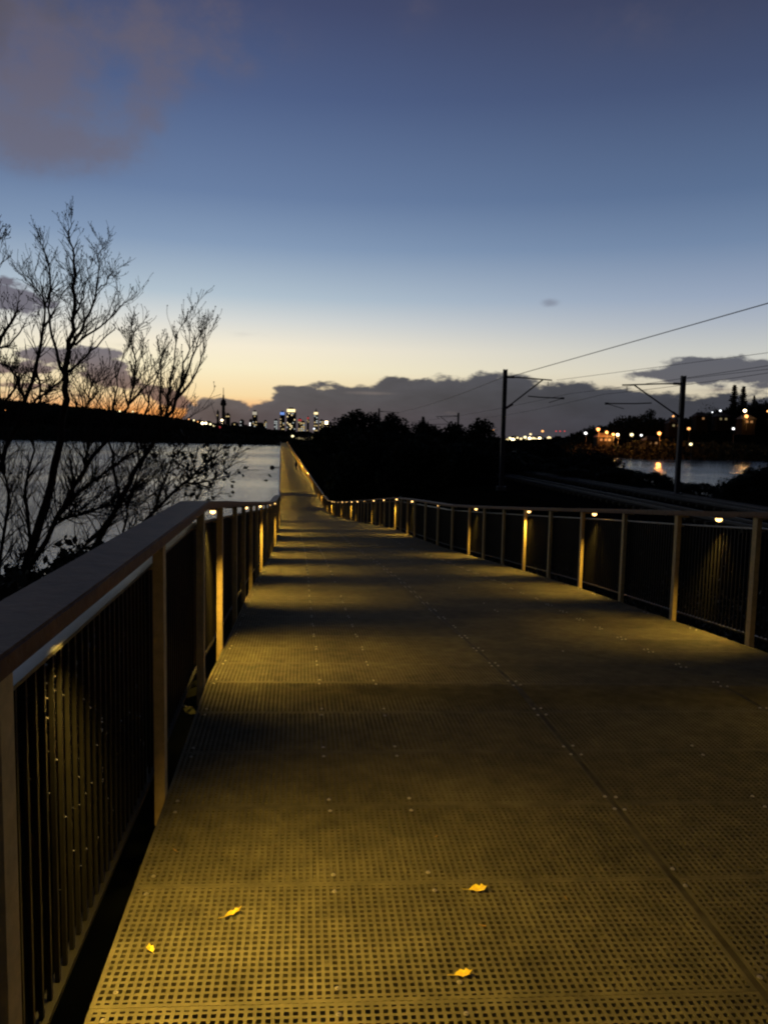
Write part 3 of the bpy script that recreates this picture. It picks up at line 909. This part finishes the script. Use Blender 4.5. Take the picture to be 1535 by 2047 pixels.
for i in range(12):
    y = rg.uniform(4, 26); p = deck(y, rg.uniform(1.3, 3.5), 'R', -1.2)[0]
    pxx = CX+FPX*p.x/p.y
    rgx = Vector((p.x, p.y, p.z))-EYE
    root = empty('undergrowth_shrub', p, 'dark low shrub in the shade outside the right railing', 'shrub', 'shrubs outside the right railing')
    mb = MB(); r2 = random.Random(i+300)
    for _ in range(700):
        v = Vector((r2.gauss(0,.5), r2.gauss(0,.5), abs(r2.gauss(0,.42)))); mb.leaf(p+v, r2.uniform(.05,.13), r2)
    mb.build('foliage', M_leafy, root, origin=p)
    st = MB()
    for k in range(6): st.tube([p+Vector((0,0,-.6)), p+Vector((r2.gauss(0,.3), r2.gauss(0,.3), .6))], [.015,.005], 5)
    st.build('stems', M_bark, root, origin=p)

# ------------------------------------------------------------------ person on the far straight
def person():
    y = 158.0; base = lat(y, .72); s = 1.0
    J = {}
    def V(x, yy, z): return Vector((x, yy, z))
    verts = [V(0,0,.95), V(0,.01,1.18), V(0,.02,1.40), V(0,.02,1.50), V(0,.05,1.60), V(0,.05,1.70),      # 0-5 spine, neck, head
             V(-.17,.02,1.42), V(-.23,-.02,1.15), V(-.21,.10,.92), V(-.20,.13,.84),
             V(.17,.02,1.42), V(.24,.06,1.16), V(.23,-.05,.93), V(.22,-.04,.85),
             V(-.09,0,.92), V(-.10,.14,.52), V(-.10,.02,.09), V(-.10,.16,.04),
             V(.09,0,.92), V(.10,-.02,.50), V(.10,-.24,.12), V(.10,-.12,.04)]
    edges = [(0,1),(1,2),(2,3),(3,4),(4,5),(2,6),(6,7),(7,8),(8,9),(2,10),(10,11),(11,12),(12,13),(0,14),(14,15),(15,16),(16,17),(0,18),(18,19),(19,20),(20,21)]
    rad = [.14,.14,.15,.055,.095,.08, .06,.045,.034,.04, .06,.045,.034,.04, .085,.06,.042,.035, .085,.06,.042,.035]
    me = bpy.data.meshes.new('person'); me.from_pydata([tuple(v) for v in verts], edges, []); me.update()
    me.materials.append(M_cloth)
    o = bpy.data.objects.new('person', me); COL.objects.link(o); o.location = base
    sk = o.modifiers.new('skin', 'SKIN')
    for i, v in enumerate(me.skin_vertices[0].data):
        v.radius = (rad[i], rad[i]*.8); v.use_root = (i == 0)
    sb = o.modifiers.new('subd', 'SUBSURF'); sb.levels = 2; sb.render_levels = 2
    tag(o, 'person in dark clothes walking on the far straight of the boardwalk', 'person')
    q = MB(); q.ball(base+Vector((0,.045,1.69)), .108, 10, 7, (.95,1.05,1.0)); q.build('hair', M_trous, o, smooth=True)
    q = MB(); q.tube([base+Vector((0,.0,.78)), base+Vector((0,.0,1.0)), base+Vector((0,.01,1.3)), base+Vector((0,.02,1.46))], [.19,.185,.20,.11], 12); q.build('jacket', M_cloth, o, smooth=True)
person()
# round board on an arm out over the water
a0 = deck(150, .15, 'L', .75)[0]; t0, n0 = deck(150, 0, 'L')[1:]
root = empty('arm_sign', a0, 'small dark round board on an arm sticking out left over the water', 'sign')
mb = MB(); mb.tube([a0, a0+n0*1.2+Vector((0,0,.0))], .09, 6); mb.build('arm', M_sign, root, origin=a0)
c = a0+n0*1.45; mb = MB(); mb.tube([c-t0*.08, c+t0*.08], .46, 14); mb.build('board', M_sign, root, origin=a0)
mb = MB(); mb.tube([a0+Vector((0,0,-1.0)), a0+Vector((0,0,.35))], .07, 6); mb.build('bracket_post', M_sign, root, origin=a0)

# ------------------------------------------------------------------ far buildings and lights
def building(px, ytop, wpx, d, ybase, lab, wins, crown=None, name='tower_block', mwall=None, seed=0, cat='building'):
    rg = random.Random(seed+int(px*10)); t = P(px, ytop, d); bz = 1.6+ray(px, ybase).z*d
    W = wpx/FPX*d/2; D = W*.8
    root = empty(name, (t.x, d, bz), lab, cat, None)
    mb = MB(); mb.abox(t.x-W, t.x+W, d-D, d+D, bz-25, t.z)
    mb.build('wall', mwall or M_build, root, origin=(t.x,d,bz))
    mb = MB(); mb.abox(t.x-W*.55, t.x+W*.45, d-D*.5, d+D*.5, t.z+.01, t.z+(t.z-bz)*.06+1.5); mb.build('roof', M_roof, root, origin=(t.x,d,bz))
    hgt = t.z-bz
    if crown:
        mb = MB(); mb.abox(t.x-W*.96, t.x+W*.96, d-D-.8, d-D-.1, t.z-hgt*crown[1], t.z-.3); mb.build('lit_crown', crown[0], root, origin=(t.x,d,bz))
    nw = int(wins[1]*1.8); k = 0
    rows = max(2, int(hgt/(d*.0022))); cols = max(2, int(2*W/(d*.0018)))
    cells = [(i, j) for i in range(cols) for j in range(rows)]
    rg.shuffle(cells)
    top_lim = 1-(crown[1] if crown else .04)-.04
    for i, j in cells[:nw]:
        x0 = t.x-W+2*W*(i+.15)/cols; x1 = t.x-W+2*W*(i+.85)/cols
        z0 = bz+hgt*top_lim*(j+.2)/rows; z1 = bz+hgt*top_lim*(j+.8)/rows
        mb = MB(); mb.abox(x0, x1, d-D-.5, d-D-.05, z0, z1)
        mb.build('window', wins[0] if rg.random() < .75 else E_cwin, root, origin=(x0, d, z0))
    return root
DC = 4000
# observation tower
tx = P(447, 775, DC); bz = 1.6+ray(447, 858).z*DC
root = empty('observation_tower', (tx.x, DC, bz), 'tall slender observation tower with needle tip on the city skyline', 'tower')
mb = MB(); mb.lathe((tx.x, DC, bz-20), [(11,0),(8.5,60),(7.5,150)], 12); mb.build('shaft', M_build, root, origin=(tx.x,DC,bz))
zz = 1.6+ray(447, 812).z*DC
mb = MB(); mb.lathe((tx.x, DC, zz), [(8,0),(15,6),(16,14),(12,20),(14,24),(8,34)], 12); mb.build('observation_deck', M_build, root, origin=(tx.x,DC,bz))
mb = MB(); mb.lathe((tx.x, DC, zz+34), [(5,0),(4,22),(1.8,25),(1.5,60)], 8); mb.build('needle', M_build, root, origin=(tx.x,DC,bz))
mb = MB(); mb.ball((tx.x, DC-16, bz+24), 6.5, 8, 5); mb.build('floodlight', E_warm, root, origin=(tx.x,DC,bz))
city = [
 (436, 822, 4, 'thin dark tower just left of the observation tower', (E_yel,1), None),
 (456, 828, 8, 'dark block just right of the observation tower', (E_yel,3), None),
 (484, 840, 8, 'low dark block midway between observation tower and cream-topped tower', (E_yel,2), None),
 (502, 839, 6, 'low block with a bright white foot left of the cream-topped tower', (E_white,3), None),
 (510, 823, 9, 'tower with a pale cream lit top left of the blue-lit tower', (E_yel,4), (emit('dim_cream',(1,.9,.7),.45), .16)),
 (531, 841, 5, 'low lit block right of the cream-topped tower', (E_yel,4), None),
 (552, 839, 7, 'low block with cool white windows beside the blue-lit tower', (E_cwin,5), None),
 (565, 824, 9, 'tower crowned with a blue light', (E_yel,5), (E_blue, .14)),
 (583, 818, 17, 'broadest tower with a brilliant white crown', (E_cream,9), (E_cream, .13)),
 (600, 838, 7, 'block with a red roof light right of the brilliant tower', (E_yel,4), (E_red, .16)),
 (606, 843, 8, 'low yellow-lit block between the two red roof lights', (E_yel,5), None),
 (616, 834, 4, 'thin tower with a red roof light', (E_yel,2), (E_red, .14)),
 (632, 824, 8, 'stepped tower with a pale pointed top at the right of the city', (E_yel,5), (E_cream, .12)),
 (643, 840, 8, 'block leaning against the foot of the pale pointed tower', (E_yel,5), None),
 (653, 842, 6, 'small block with a warm roof light right of the city', (E_yel,2), (E_warm, .3)),
 (676, 850, 9, 'lowest dark block at the right end of the city', (E_yel,2), None),
 (470, 845, 14, 'wide low dark block right of the observation tower', (E_yel,2), None),
 (520, 846, 24, 'wide low dark block below the cream-topped tower', (E_yel,2), None),
 (400, 841, 10, 'low block with warm windows left of the observation tower', (E_yel,4), None),
 (418, 843, 10, 'low warm-lit block between the left ridge and the thin tower', (E_yel,5), None),
]
for i, (px, yt, w, lab, wins, cr_) in enumerate(city):
    building(px, yt, w, DC+rg.uniform(-200, 200), 862, lab, wins, cr_, seed=i)
# spire on the pale pointed tower
s0 = P(632, 824, DC); mb = MB(); mb.lathe((s0.x, s0.y, s0.z-2), [(4,0),(1,22)], 6); tag(mb.build('spire', M_build), 'thin spire rising from the pale pointed city tower', 'spire')

def light_pole(px, py, d, mt, lab, r, group=None, power=0, col=(1,.5,.15), name='street_lamp', H=8, cat='street lamp'):
    p = P(px, py, d); root = empty(name, (p.x, d, p.z-H), lab, cat, group)
    mb = MB(); mb.tube([(p.x+.5,d+.3,p.z-H),(p.x+.5,d+.3,p.z-.5),(p.x+.4,d+.3,p.z+.3),(p.x,d,p.z+.25)], .12, 6); mb.build('pole', M_galv, root, origin=(p.x,d,p.z-H))
    mb = MB(); mb.ball(p, r, 8, 6, (1,1,.8)); mb.build('lamp_head', mt, root, origin=(p.x,d,p.z-H))
    if power: lamp('glow', 'POINT', (p.x, d-1.5, p.z-.8), power, col, root, size=.5)
    return root
E_dor = emit('dim_orange', (1,.42,.12), 2.2); E_dw = emit('dim_white', (.9,.95,1), 2.2); E_dy = emit('dim_yellow', (1,.85,.45), 2.4)
hill = [
 (1170,866,560,E_white,'white street lamp at the far left tip of the right hill',1.1,0,None),
 (1195,858,560,E_orange,'brightest orange street lamp, highest of the orange row',1.25,70000,(1,.25,.04)),
 (1212,864,560,E_orange,'orange street lamp second in the orange row',1.1,50000,(1,.3,.05)),
 (1225,868,560,E_orange,'orange street lamp third in the orange row',1.0,50000,(1,.35,.06)),
 (1234,869,560,E_warm,'yellow-orange street lamp ending the orange row',1.0,50000,(1,.45,.10)),
 (1262,869,555,E_dy,'pale yellow-green lamp midway along the right hill',1.25,0,None),
 (1281,870,555,E_white,'white lamp just right of the pale yellow-green one',.85,0,None),
 (1317,866,520,E_orange,'single orange lamp left of the right-hand mast, mirrored in the water',1.2,60000,(1,.3,.05)),
 (1376,857,540,E_dor,'dim orange lamp just right of the right-hand mast',1.15,0,None),
 (1380,888,460,E_dy,'dim yellowish lamp low beside the right-hand mast',.9,0,None),
 (1345,832,600,E_dor,'dim orange lamp high on the hill left of the right-hand mast',.8,0,None),
 (1349,841,600,E_dy,'faint yellow lamp below the high dim orange one',.7,0,None),
 (1439,821,600,E_dw,'faint white lamp left of the tall conifers',.9,0,None),
 (1423,824,600,E_dw,'faintest white lamp under the thin-crowned tree',.6,0,None),
 (1465,857,520,E_white,'bluish white lamp below the tall conifers',.85,0,None),
 (1488,821,540,E_warm,'bright warm white lamp right of the tall conifers',1.1,9000,(1,.6,.25)),
 (1491,832,540,E_dor,'orange porch light just below the bright warm white lamp',1.3,16000,(1,.4,.08)),
 (1534,822,540,E_dor,'dim red-orange lamp at the right edge of the hill',.8,0,None),
 (1222,926,395,E_warm,'warm lamp at the water edge beside the dark bush',1.0,8000,(1,.65,.3)),
]
for px, py, d, mt, lab, r, pw, cc in hill: light_pole(px, py, d-95, mt, lab, r*.88, 'lamps on the right hill', pw*.14, cc or (1,1,1))
# houses on the right hill
def house(px, py, d, w, lab, win):
    p = P(px, py, d); root = empty('hill_house', (p.x,d,p.z-5), lab, 'house', 'houses on the right hill'); W = w/FPX*d/2
    mb = MB(); mb.abox(p.x-W, p.x+W, d-4, d+4, p.z-9, p.z); mb.build('wall', mat('hill_house_wall', (.014,.013,.012), .9, .05, noise=.5), root, origin=(p.x,d,p.z-5))
    mb = MB(); a = W+.5
    mb.v = [Vector(v) for v in ((p.x-a,d-4.6,p.z+.02),(p.x+a,d-4.6,p.z+.02),(p.x+a,d+4.6,p.z+.02),(p.x-a,d+4.6,p.z+.02),(p.x-a*.5,d,p.z+2.6),(p.x+a*.5,d,p.z+2.6))]
    mb.f = [(0,3,2,1),(0,1,5,4),(1,2,5),(2,3,4,5),(3,0,4)]; mb.build('roof', M_roof, root, origin=(p.x,d,p.z-5))
    for k, (fx, mt) in enumerate(win):
        mb = MB(); mb.abox(p.x+W*fx-.7, p.x+W*fx+.7, d-4.12, d-4.03, p.z-2.2, p.z-.9); mb.build('window', mt, root, origin=(p.x,d,p.z-5))
E_ho = emit('faint_orange_window', (1,.5,.2), .25); E_hy = emit('faint_yellow_window', (1,.8,.4), .2)
house(1205, 874, 470, 30, 'dark house under the orange lamp row', [(-.5,E_ho),(.1,E_ho),(.6,E_hy)])
house(1300, 880, 455, 26, 'dark house left of the single mirrored orange lamp', [(-.4,E_ho),(.5,E_ho)])
house(1345, 846, 505, 24, 'dark house high on the hill left of the right-hand mast', [(-.3,E_hy),(.5,E_ho)])
house(1398, 832, 510, 22, 'dark house under the thin-crowned tree', [(.2,E_ho)])
house(1440, 833, 510, 26, 'dark house left of the tall conifers', [(-.4,E_hy),(.4,E_hy)])
house(1490, 838, 450, 26, 'house with orange porch glow right of the tall conifers', [(-.3,E_ho),(.4,E_ho)])
# port floodlights between left mast and hill
gp = 'floodlights of the distant port'
port = [(1013,880,1.0),(1019,876,.8),(1025,879,1.1),(1034,875,.7),(1041,877,.8),(1049,874,.9),(1058,876,.8),(1060,868,.7),(1066,878,1.5),(1072,881,1.7),(1078,876,.8),(1088,881,1.1),(1097,876,1.3),(1104,880,.9),(1112,884,.9),(1121,883,1.0),(1128,888,1.1),(990,885,.7),(987,876,.5),(1030,882,.9),(1052,880,.9),(1084,884,.7),(1108,887,.7)]
for i, (px, py, r) in enumerate(port):
    light_pole(px, py, 1500, [E_cream, E_dy, E_warm, E_cream][i % 4], 'yellowish floodlight in the glowing row of the port behind the left mast', r*3.3, gp, 0, name='flood_lamp', H=26, cat='floodlight')
light_pole(985, 860, 1500, E_dor, 'pink-orange lamp high left of the tall left mast', 1.9, None, H=40, name='flood_lamp', cat='floodlight')
light_pole(1084, 862, 1500, E_dor, 'single peach lamp high above the port glow', 2.4, None, H=40, name='flood_lamp', cat='floodlight')
for i, px in enumerate((1111, 1119, 1128)):
    light_pole(px, 862, 1600, emit('dim_red', (1,.08,.08), .9), ['left','middle','right'][i]+' red beacon of the three in a row on the port cranes', 1.5, 'red beacons of the port cranes', H=34, name='crane_beacon', cat='beacon')
for px, w, lab in ((1030,24,'low dark warehouse at the left of the port glow'),(1075,30,'low dark warehouse in the middle of the port glow'),(1115,22,'low dark warehouse at the right of the port glow')):
    building(px, 874, w, 1560, 892, lab, (E_yel, 8), None, name='warehouse')
# left shore lights
left = [(12,820,E_dor,.5,'faint orange lamp on the left ridge'),(240,822,E_dy,.9,'pale lamp on the ridge between bare trees'),(266,823,E_dy,1.0,'second pale lamp on the ridge between bare trees'),
 (350,830,E_dor,.9,'dim orange lamp where the upright twigs meet the ridge'),
 (378,838,E_dor,.7,'orange lamp right of the upright twigs'),(388,840,E_dy,.9,'yellow lamp next right of the upright twigs'),(396,843,E_dor,.7,'small orange lamp left of the bright warm pair'),
 (405,846,E_warm,1.5,'large bright warm lamp on the ridge left of the tower'),(412,846,E_warm,1.3,'bright warm lamp touching the large one'),(421,848,E_dy,1.2,'yellow lamp right of the bright warm pair'),(428,851,E_dy,1.0,'yellow lamp below the thin dark tower'),
 (439,854,E_red,1.4,'red lamp below the observation tower'),(444,840,E_warm,1.2,'warm lamp at the foot of the observation tower'),
 (585,872,E_dy,1.2,'yellow-green lamp above the far end of the boardwalk'),(598,876,E_hy,1.2,'dim yellow lamp right of the yellow-green one'),(606,878,E_hy,1.3,'second dim yellow lamp beyond the boardwalk end'),(616,877,E_hy,1.1,'third dim yellow lamp beyond the boardwalk end'),(624,874,E_hy,1.2,'rightmost dim yellow lamp beyond the boardwalk end'),
 (628,857,E_dw,1.0,'small white lamp below the right end of the city'),(697,868,E_dw,.2,'tiny faint lamp inside the left edge of the dark belt')]
for px, py, mt, r, lab in left: light_pole(px, py, 640 if px > 580 and py > 865 else 760, mt, lab, r*.9, 'lamps on the far left shore')
for px, w, lab, y_ in ((470,26,'low building with a faint reddish front right of the observation tower',857),(490,20,'low building with a faint pink front below the cream-topped tower',856)):
    building(px, y_-5, w, 1500, y_+6, lab, (emit('faint_red_window',(1,.3,.2),.22), 5), None, name='low_building', mwall=mat('reddish_wall',(.16,.07,.05),.8,.2,noise=.1))
building(610, 874, 34, 655, 882, 'low dark boathouse with lit windows beyond the end of the boardwalk', (E_hy, 7), None, name='boathouse')

# ------------------------------------------------------------------ sky
w = bpy.data.worlds.new("World"); scene.world = w; w.use_nodes = True
nt = w.node_tree; N = nt.nodes; L = nt.links
for n in list(N): N.remove(n)
out = N.new('ShaderNodeOutputWorld'); bg = N.new('ShaderNodeBackground'); L.new(bg.outputs[0], out.inputs[0])
tc = N.new('ShaderNodeTexCoord'); sx = N.new('ShaderNodeSeparateXYZ'); L.new(tc.outputs['Generated'], sx.inputs[0])
def M(op, a, b=None, c=None, clamp=False):
    n = N.new('ShaderNodeMath'); n.operation = op; n.use_clamp = clamp
    for i, v in enumerate((a, b, c)):
        if v is None: continue
        if isinstance(v, (int, float)): n.inputs[i].default_value = v
        else: L.new(v, n.inputs[i])
    return n.outputs[0]
EL = M('MULTIPLY', M('ARCSINE', sx.outputs['Z']), 180/PI)
AZ = M('MULTIPLY', M('ARCTAN2', sx.outputs['X'], sx.outputs['Y']), 180/PI)
def smooth(x, a, b):
    n = N.new('ShaderNodeMapRange'); n.interpolation_type = 'SMOOTHSTEP'
    L.new(x, n.inputs['Value']); n.inputs['From Min'].default_value = a; n.inputs['From Max'].default_value = b
    return n.outputs['Result']
def mixc(f, a, b):
    n = N.new('ShaderNodeMix'); n.data_type = 'RGBA'
    if isinstance(f, (int, float)): n.inputs[0].default_value = f
    else: L.new(f, n.inputs[0])
    for i, v in ((6, a), (7, b)):
        if isinstance(v, tuple): n.inputs[i].default_value = v
        else: L.new(v, n.inputs[i])
    return n.outputs[2]
def ramp(stops, fac):
    n = N.new('ShaderNodeValToRGB'); cr_ = n.color_ramp
    while len(cr_.elements) < len(stops): cr_.elements.new(.5)
    for e, (p, c) in zip(cr_.elements, sorted(stops)): e.position = p; e.color = c
    L.new(fac, n.inputs['Fac']); return n.outputs['Color']
en = M('DIVIDE', EL, 45.0)
def st(lst): return [(e/45.0, rgb(*c)) for e, c in lst]
warm = ramp(st([(0,(242,130,62)),(1.4,(255,172,96)),(2.6,(255,225,170)),(4.6,(255,243,206)),(6.1,(252,242,218)),(7.9,(220,223,220)),(9.6,(182,199,212)),(13,(136,159,189)),(16.2,(107,130,167)),(22.3,(80,98,138)),(27.2,(68,78,114)),(34,(50,54,78)),(44,(34,36,50))]), en)
cool = ramp(st([(0,(190,170,140)),(3.3,(214,204,180)),(4.7,(216,212,198)),(6.1,(202,204,200)),(7.9,(176,185,197)),(9.6,(154,169,192)),(13,(116,138,170)),(16.2,(92,114,149)),(22.3,(70,84,118)),(27.2,(60,67,95)),(34,(48,52,74)),(44,(34,36,50))]), en)
af = M('POWER', M('DIVIDE', M('ABSOLUTE', M('ADD', AZ, 14.0)), 42.0, clamp=True), .9)
base = mixc(smooth(af, 0.0, 1.0), warm, cool)
back = ramp(st([(0,(62,56,56)),(8,(54,52,58)),(20,(44,44,54)),(44,(36,38,48))]), en)
base = mixc(smooth(M('ABSOLUTE', M('ADD', AZ, 14.0)), 45, 110), base, back)
# physical twilight sky blended in faintly
skn = N.new('ShaderNodeTexSky'); skn.sky_type = 'NISHITA'; skn.sun_disc = False
skn.sun_elevation = math.radians(-1.0); skn.sun_rotation = math.radians(-16)
skm = N.new('ShaderNodeVectorMath'); skm.operation = 'SCALE'; L.new(skn.outputs[0], skm.inputs[0]); skm.inputs['Scale'].default_value = .12
base = mixc(.06, base, skm.outputs[0])
# cloud noise in angle space
def cnoise(ka, ke, scale, det, rough, off=0):
    cb = N.new('ShaderNodeCombineXYZ'); L.new(M('MULTIPLY', AZ, ka), cb.inputs[0]); L.new(M('MULTIPLY', EL, ke), cb.inputs[1]); cb.inputs[2].default_value = off
    nz = N.new('ShaderNodeTexNoise'); nz.inputs['Scale'].default_value = scale; nz.inputs['Detail'].default_value = det; nz.inputs['Roughness'].default_value = rough
    L.new(cb.outputs[0], nz.inputs['Vector']); return nz.outputs['Fac']
NA = cnoise(.45, 1.1, 1.0, 6, .6, 2.3); NB = cnoise(.13, .2, 1.0, 5, .6, 8.1); NC = cnoise(.35, 1.0, .6, 4, .6, 5.0)
nA = M('SUBTRACT', NA, .5); nB = M('SUBTRACT', NB, .5); nC = M('SUBTRACT', NC, .5)
# cloud bank along the horizon: its top follows the profile
fc = N.new('ShaderNodeFloatCurve'); cv = fc.mapping.curves[0]
prof = [(345,868),(368,832),(380,806),(390,812),(405,790),(440,787),(462,792),(500,806),(535,795),(560,772),(620,768),(700,771),(745,764),(770,753),(840,763),(880,752),(930,749),(1000,744),(1040,752),(1080,765),(1150,762),(1200,770),(1290,779),(1400,787),(1535,790)]
pts = []
for px, py in prof:
    a, e = angles(px, py); pts.append(((a+30)/60, e/8))
pts = [(0, -.05), (pts[0][0]-.03, -.05)]+pts+[(1, pts[-1][1])]
while len(cv.points) < len(pts): cv.points.new(.5, .5)
for p, q in zip(cv.points, pts): p.location = q; p.handle_type = 'VECTOR'
fc.mapping.use_clip = False; fc.mapping.update()
L.new(M('DIVIDE', M('ADD', AZ, 30.0), 60.0, clamp=True), fc.inputs['Value'])
top = M('MULTIPLY', fc.outputs[0], 8.0)
leftk = smooth(AZ, angles(400, 800)[0], angles(365, 800)[0])          # broken cloud behind the bare trees
dens = M('ADD', M('SUBTRACT', top, EL), M('MULTIPLY', nA, 2.3))
bank = smooth(dens, -.12, .34)
def blob(px, py, sxp, syp):
    a, e = angles(px, py); sa = math.degrees(sxp/FPX); se = math.degrees(syp/FPX)
    d2 = M('ADD', M('POWER', M('DIVIDE', M('SUBTRACT', AZ, a), sa), 2.0), M('POWER', M('DIVIDE', M('SUBTRACT', EL, e), se), 2.0))
    return M('EXPONENT', M('MULTIPLY', d2, -.5))
def gate(f, n, k):
    return M('ADD', f, M('MULTIPLY', M('MULTIPLY', n, k), smooth(f, .02, .3)))
def vadd(lst):
    s = lst[0]
    for x in lst[1:]: s = M('ADD', s, x)
    return s
# high soft pinkish wisps
hi = vadd([blob(40,40,120,70), M('MULTIPLY', blob(60,170,90,60), .75), M('MULTIPLY', blob(340,60,140,50), .95), M('MULTIPLY', blob(140,298,75,26), 1.0), M('MULTIPLY', blob(300,200,30,45), .75), M('MULTIPLY', blob(10,240,60,60), .5), M('MULTIPLY', blob(1290,30,150,50), .3), M('MULTIPLY', blob(830,30,40,30), .3)])
ND = cnoise(.22, .30, 1.0, 7, .62, 11.7); nD = M('SUBTRACT', ND, .5)
hg = M('ADD', hi, M('MULTIPLY', M('MULTIPLY', M('ADD', nD, nB), 2.6), smooth(hi, .03, .5)))
him = M('MULTIPLY', smooth(hg, .0, 1.7), .62)
base = mixc(him, base, rgb(110, 99, 105))
base = mixc(M('MULTIPLY', smooth(M('ADD', M('ADD', blob(110,15,60,30), M('MULTIPLY', blob(0,90,22,60), .9)), M('MULTIPLY', nD, 1.5)), .5, 1.2), .5), base, rgb(84, 80, 86))
# small wisps low down
sm = vadd([blob(1098,605,15,7), M('MULTIPLY', blob(500,668,40,7), .4), M('MULTIPLY', blob(330,455,40,10), .3), M('MULTIPLY', blob(260,690,60,8), .4)])
base = mixc(M('MULTIPLY', smooth(M('ADD', sm, M('MULTIPLY', nA, .8)), .25, 1.1), .55), base, rgb(112, 114, 130))
# purple-grey clouds behind the bare trees
pc = vadd([blob(15,585,45,17), blob(32,612,34,16), blob(20,735,60,10), blob(95,706,40,9), blob(185,716,46,15), blob(212,745,30,15), blob(255,768,24,14), blob(318,786,26,13), blob(352,802,24,12), blob(60,772,44,6), M('MULTIPLY', blob(130,790,60,8), .7)])
pcm = smooth(gate(pc, nA, 2.6), .42, .80)
base = mixc(M('MULTIPLY', pcm, .93), base, mixc(smooth(EL, 2.0, 6.0), rgb(124, 96, 88), rgb(104, 100, 112)))
# main bank
bc = ramp([(0,rgb(78,74,78)),(.30,rgb(92,86,86)),(.36,rgb(80,78,82)),(.55,rgb(69,69,76)),(.75,rgb(55,58,68)),(1,rgb(48,52,64))], M('DIVIDE', M('ADD', AZ, 30.0), 60.0, clamp=True))
bsc = N.new('ShaderNodeVectorMath'); bsc.operation = 'SCALE'; L.new(bc, bsc.inputs[0])
L.new(M('ADD', M('ADD', 1.0, M('MULTIPLY', nC, .9)), M('MULTIPLY', smooth(dens, 1.4, 0.0), .18)), bsc.inputs['Scale'])
base = mixc(M('MULTIPLY', bank, .97), base, bsc.outputs[0])
# darker upper cloud at the right
uc = vadd([blob(1400,748,80,14), blob(1500,742,90,17), M('MULTIPLY', blob(1440,728,60,7), .6), M('MULTIPLY', blob(1320,748,40,7), .6)])
base = mixc(M('MULTIPLY', smooth(gate(uc, nA, 3.4), .30, .95), .9), base, rgb(72, 74, 88))
# a few brighter gaps inside the bank
gp_ = vadd([M('MULTIPLY', blob(745,786,60,4), .8), M('MULTIPLY', blob(900,826,30,6), .7), M('MULTIPLY', blob(1440,780,60,4), .9)])
base = mixc(M('MULTIPLY', smooth(M('ADD', gp_, M('MULTIPLY', nA, 1.0)), .45, 1.1), .35), base, rgb(150, 135, 125))
# below the horizon: dark
base = mixc(smooth(EL, -0.3, -3.0), base, rgb(30, 30, 34))
L.new(base, bg.inputs['Color']); bg.inputs['Strength'].default_value = 1.0

# ------------------------------------------------------------------ render settings
scene.render.engine = 'CYCLES'
scene.view_settings.view_transform = 'Standard'; scene.view_settings.look = 'None'
scene.view_settings.exposure = 0; scene.view_settings.gamma = 1
scene.cycles.use_light_tree = True
scene.cycles.max_bounces = 4; scene.cycles.diffuse_bounces = 3; scene.cycles.glossy_bounces = 2
scene.cycles.sample_clamp_indirect = 2.0
scene.cycles.pixel_filter_type = 'BLACKMAN_HARRIS'; scene.cycles.filter_width = 2.2
scene.render.resolution_x = 767; scene.render.resolution_y = 1024
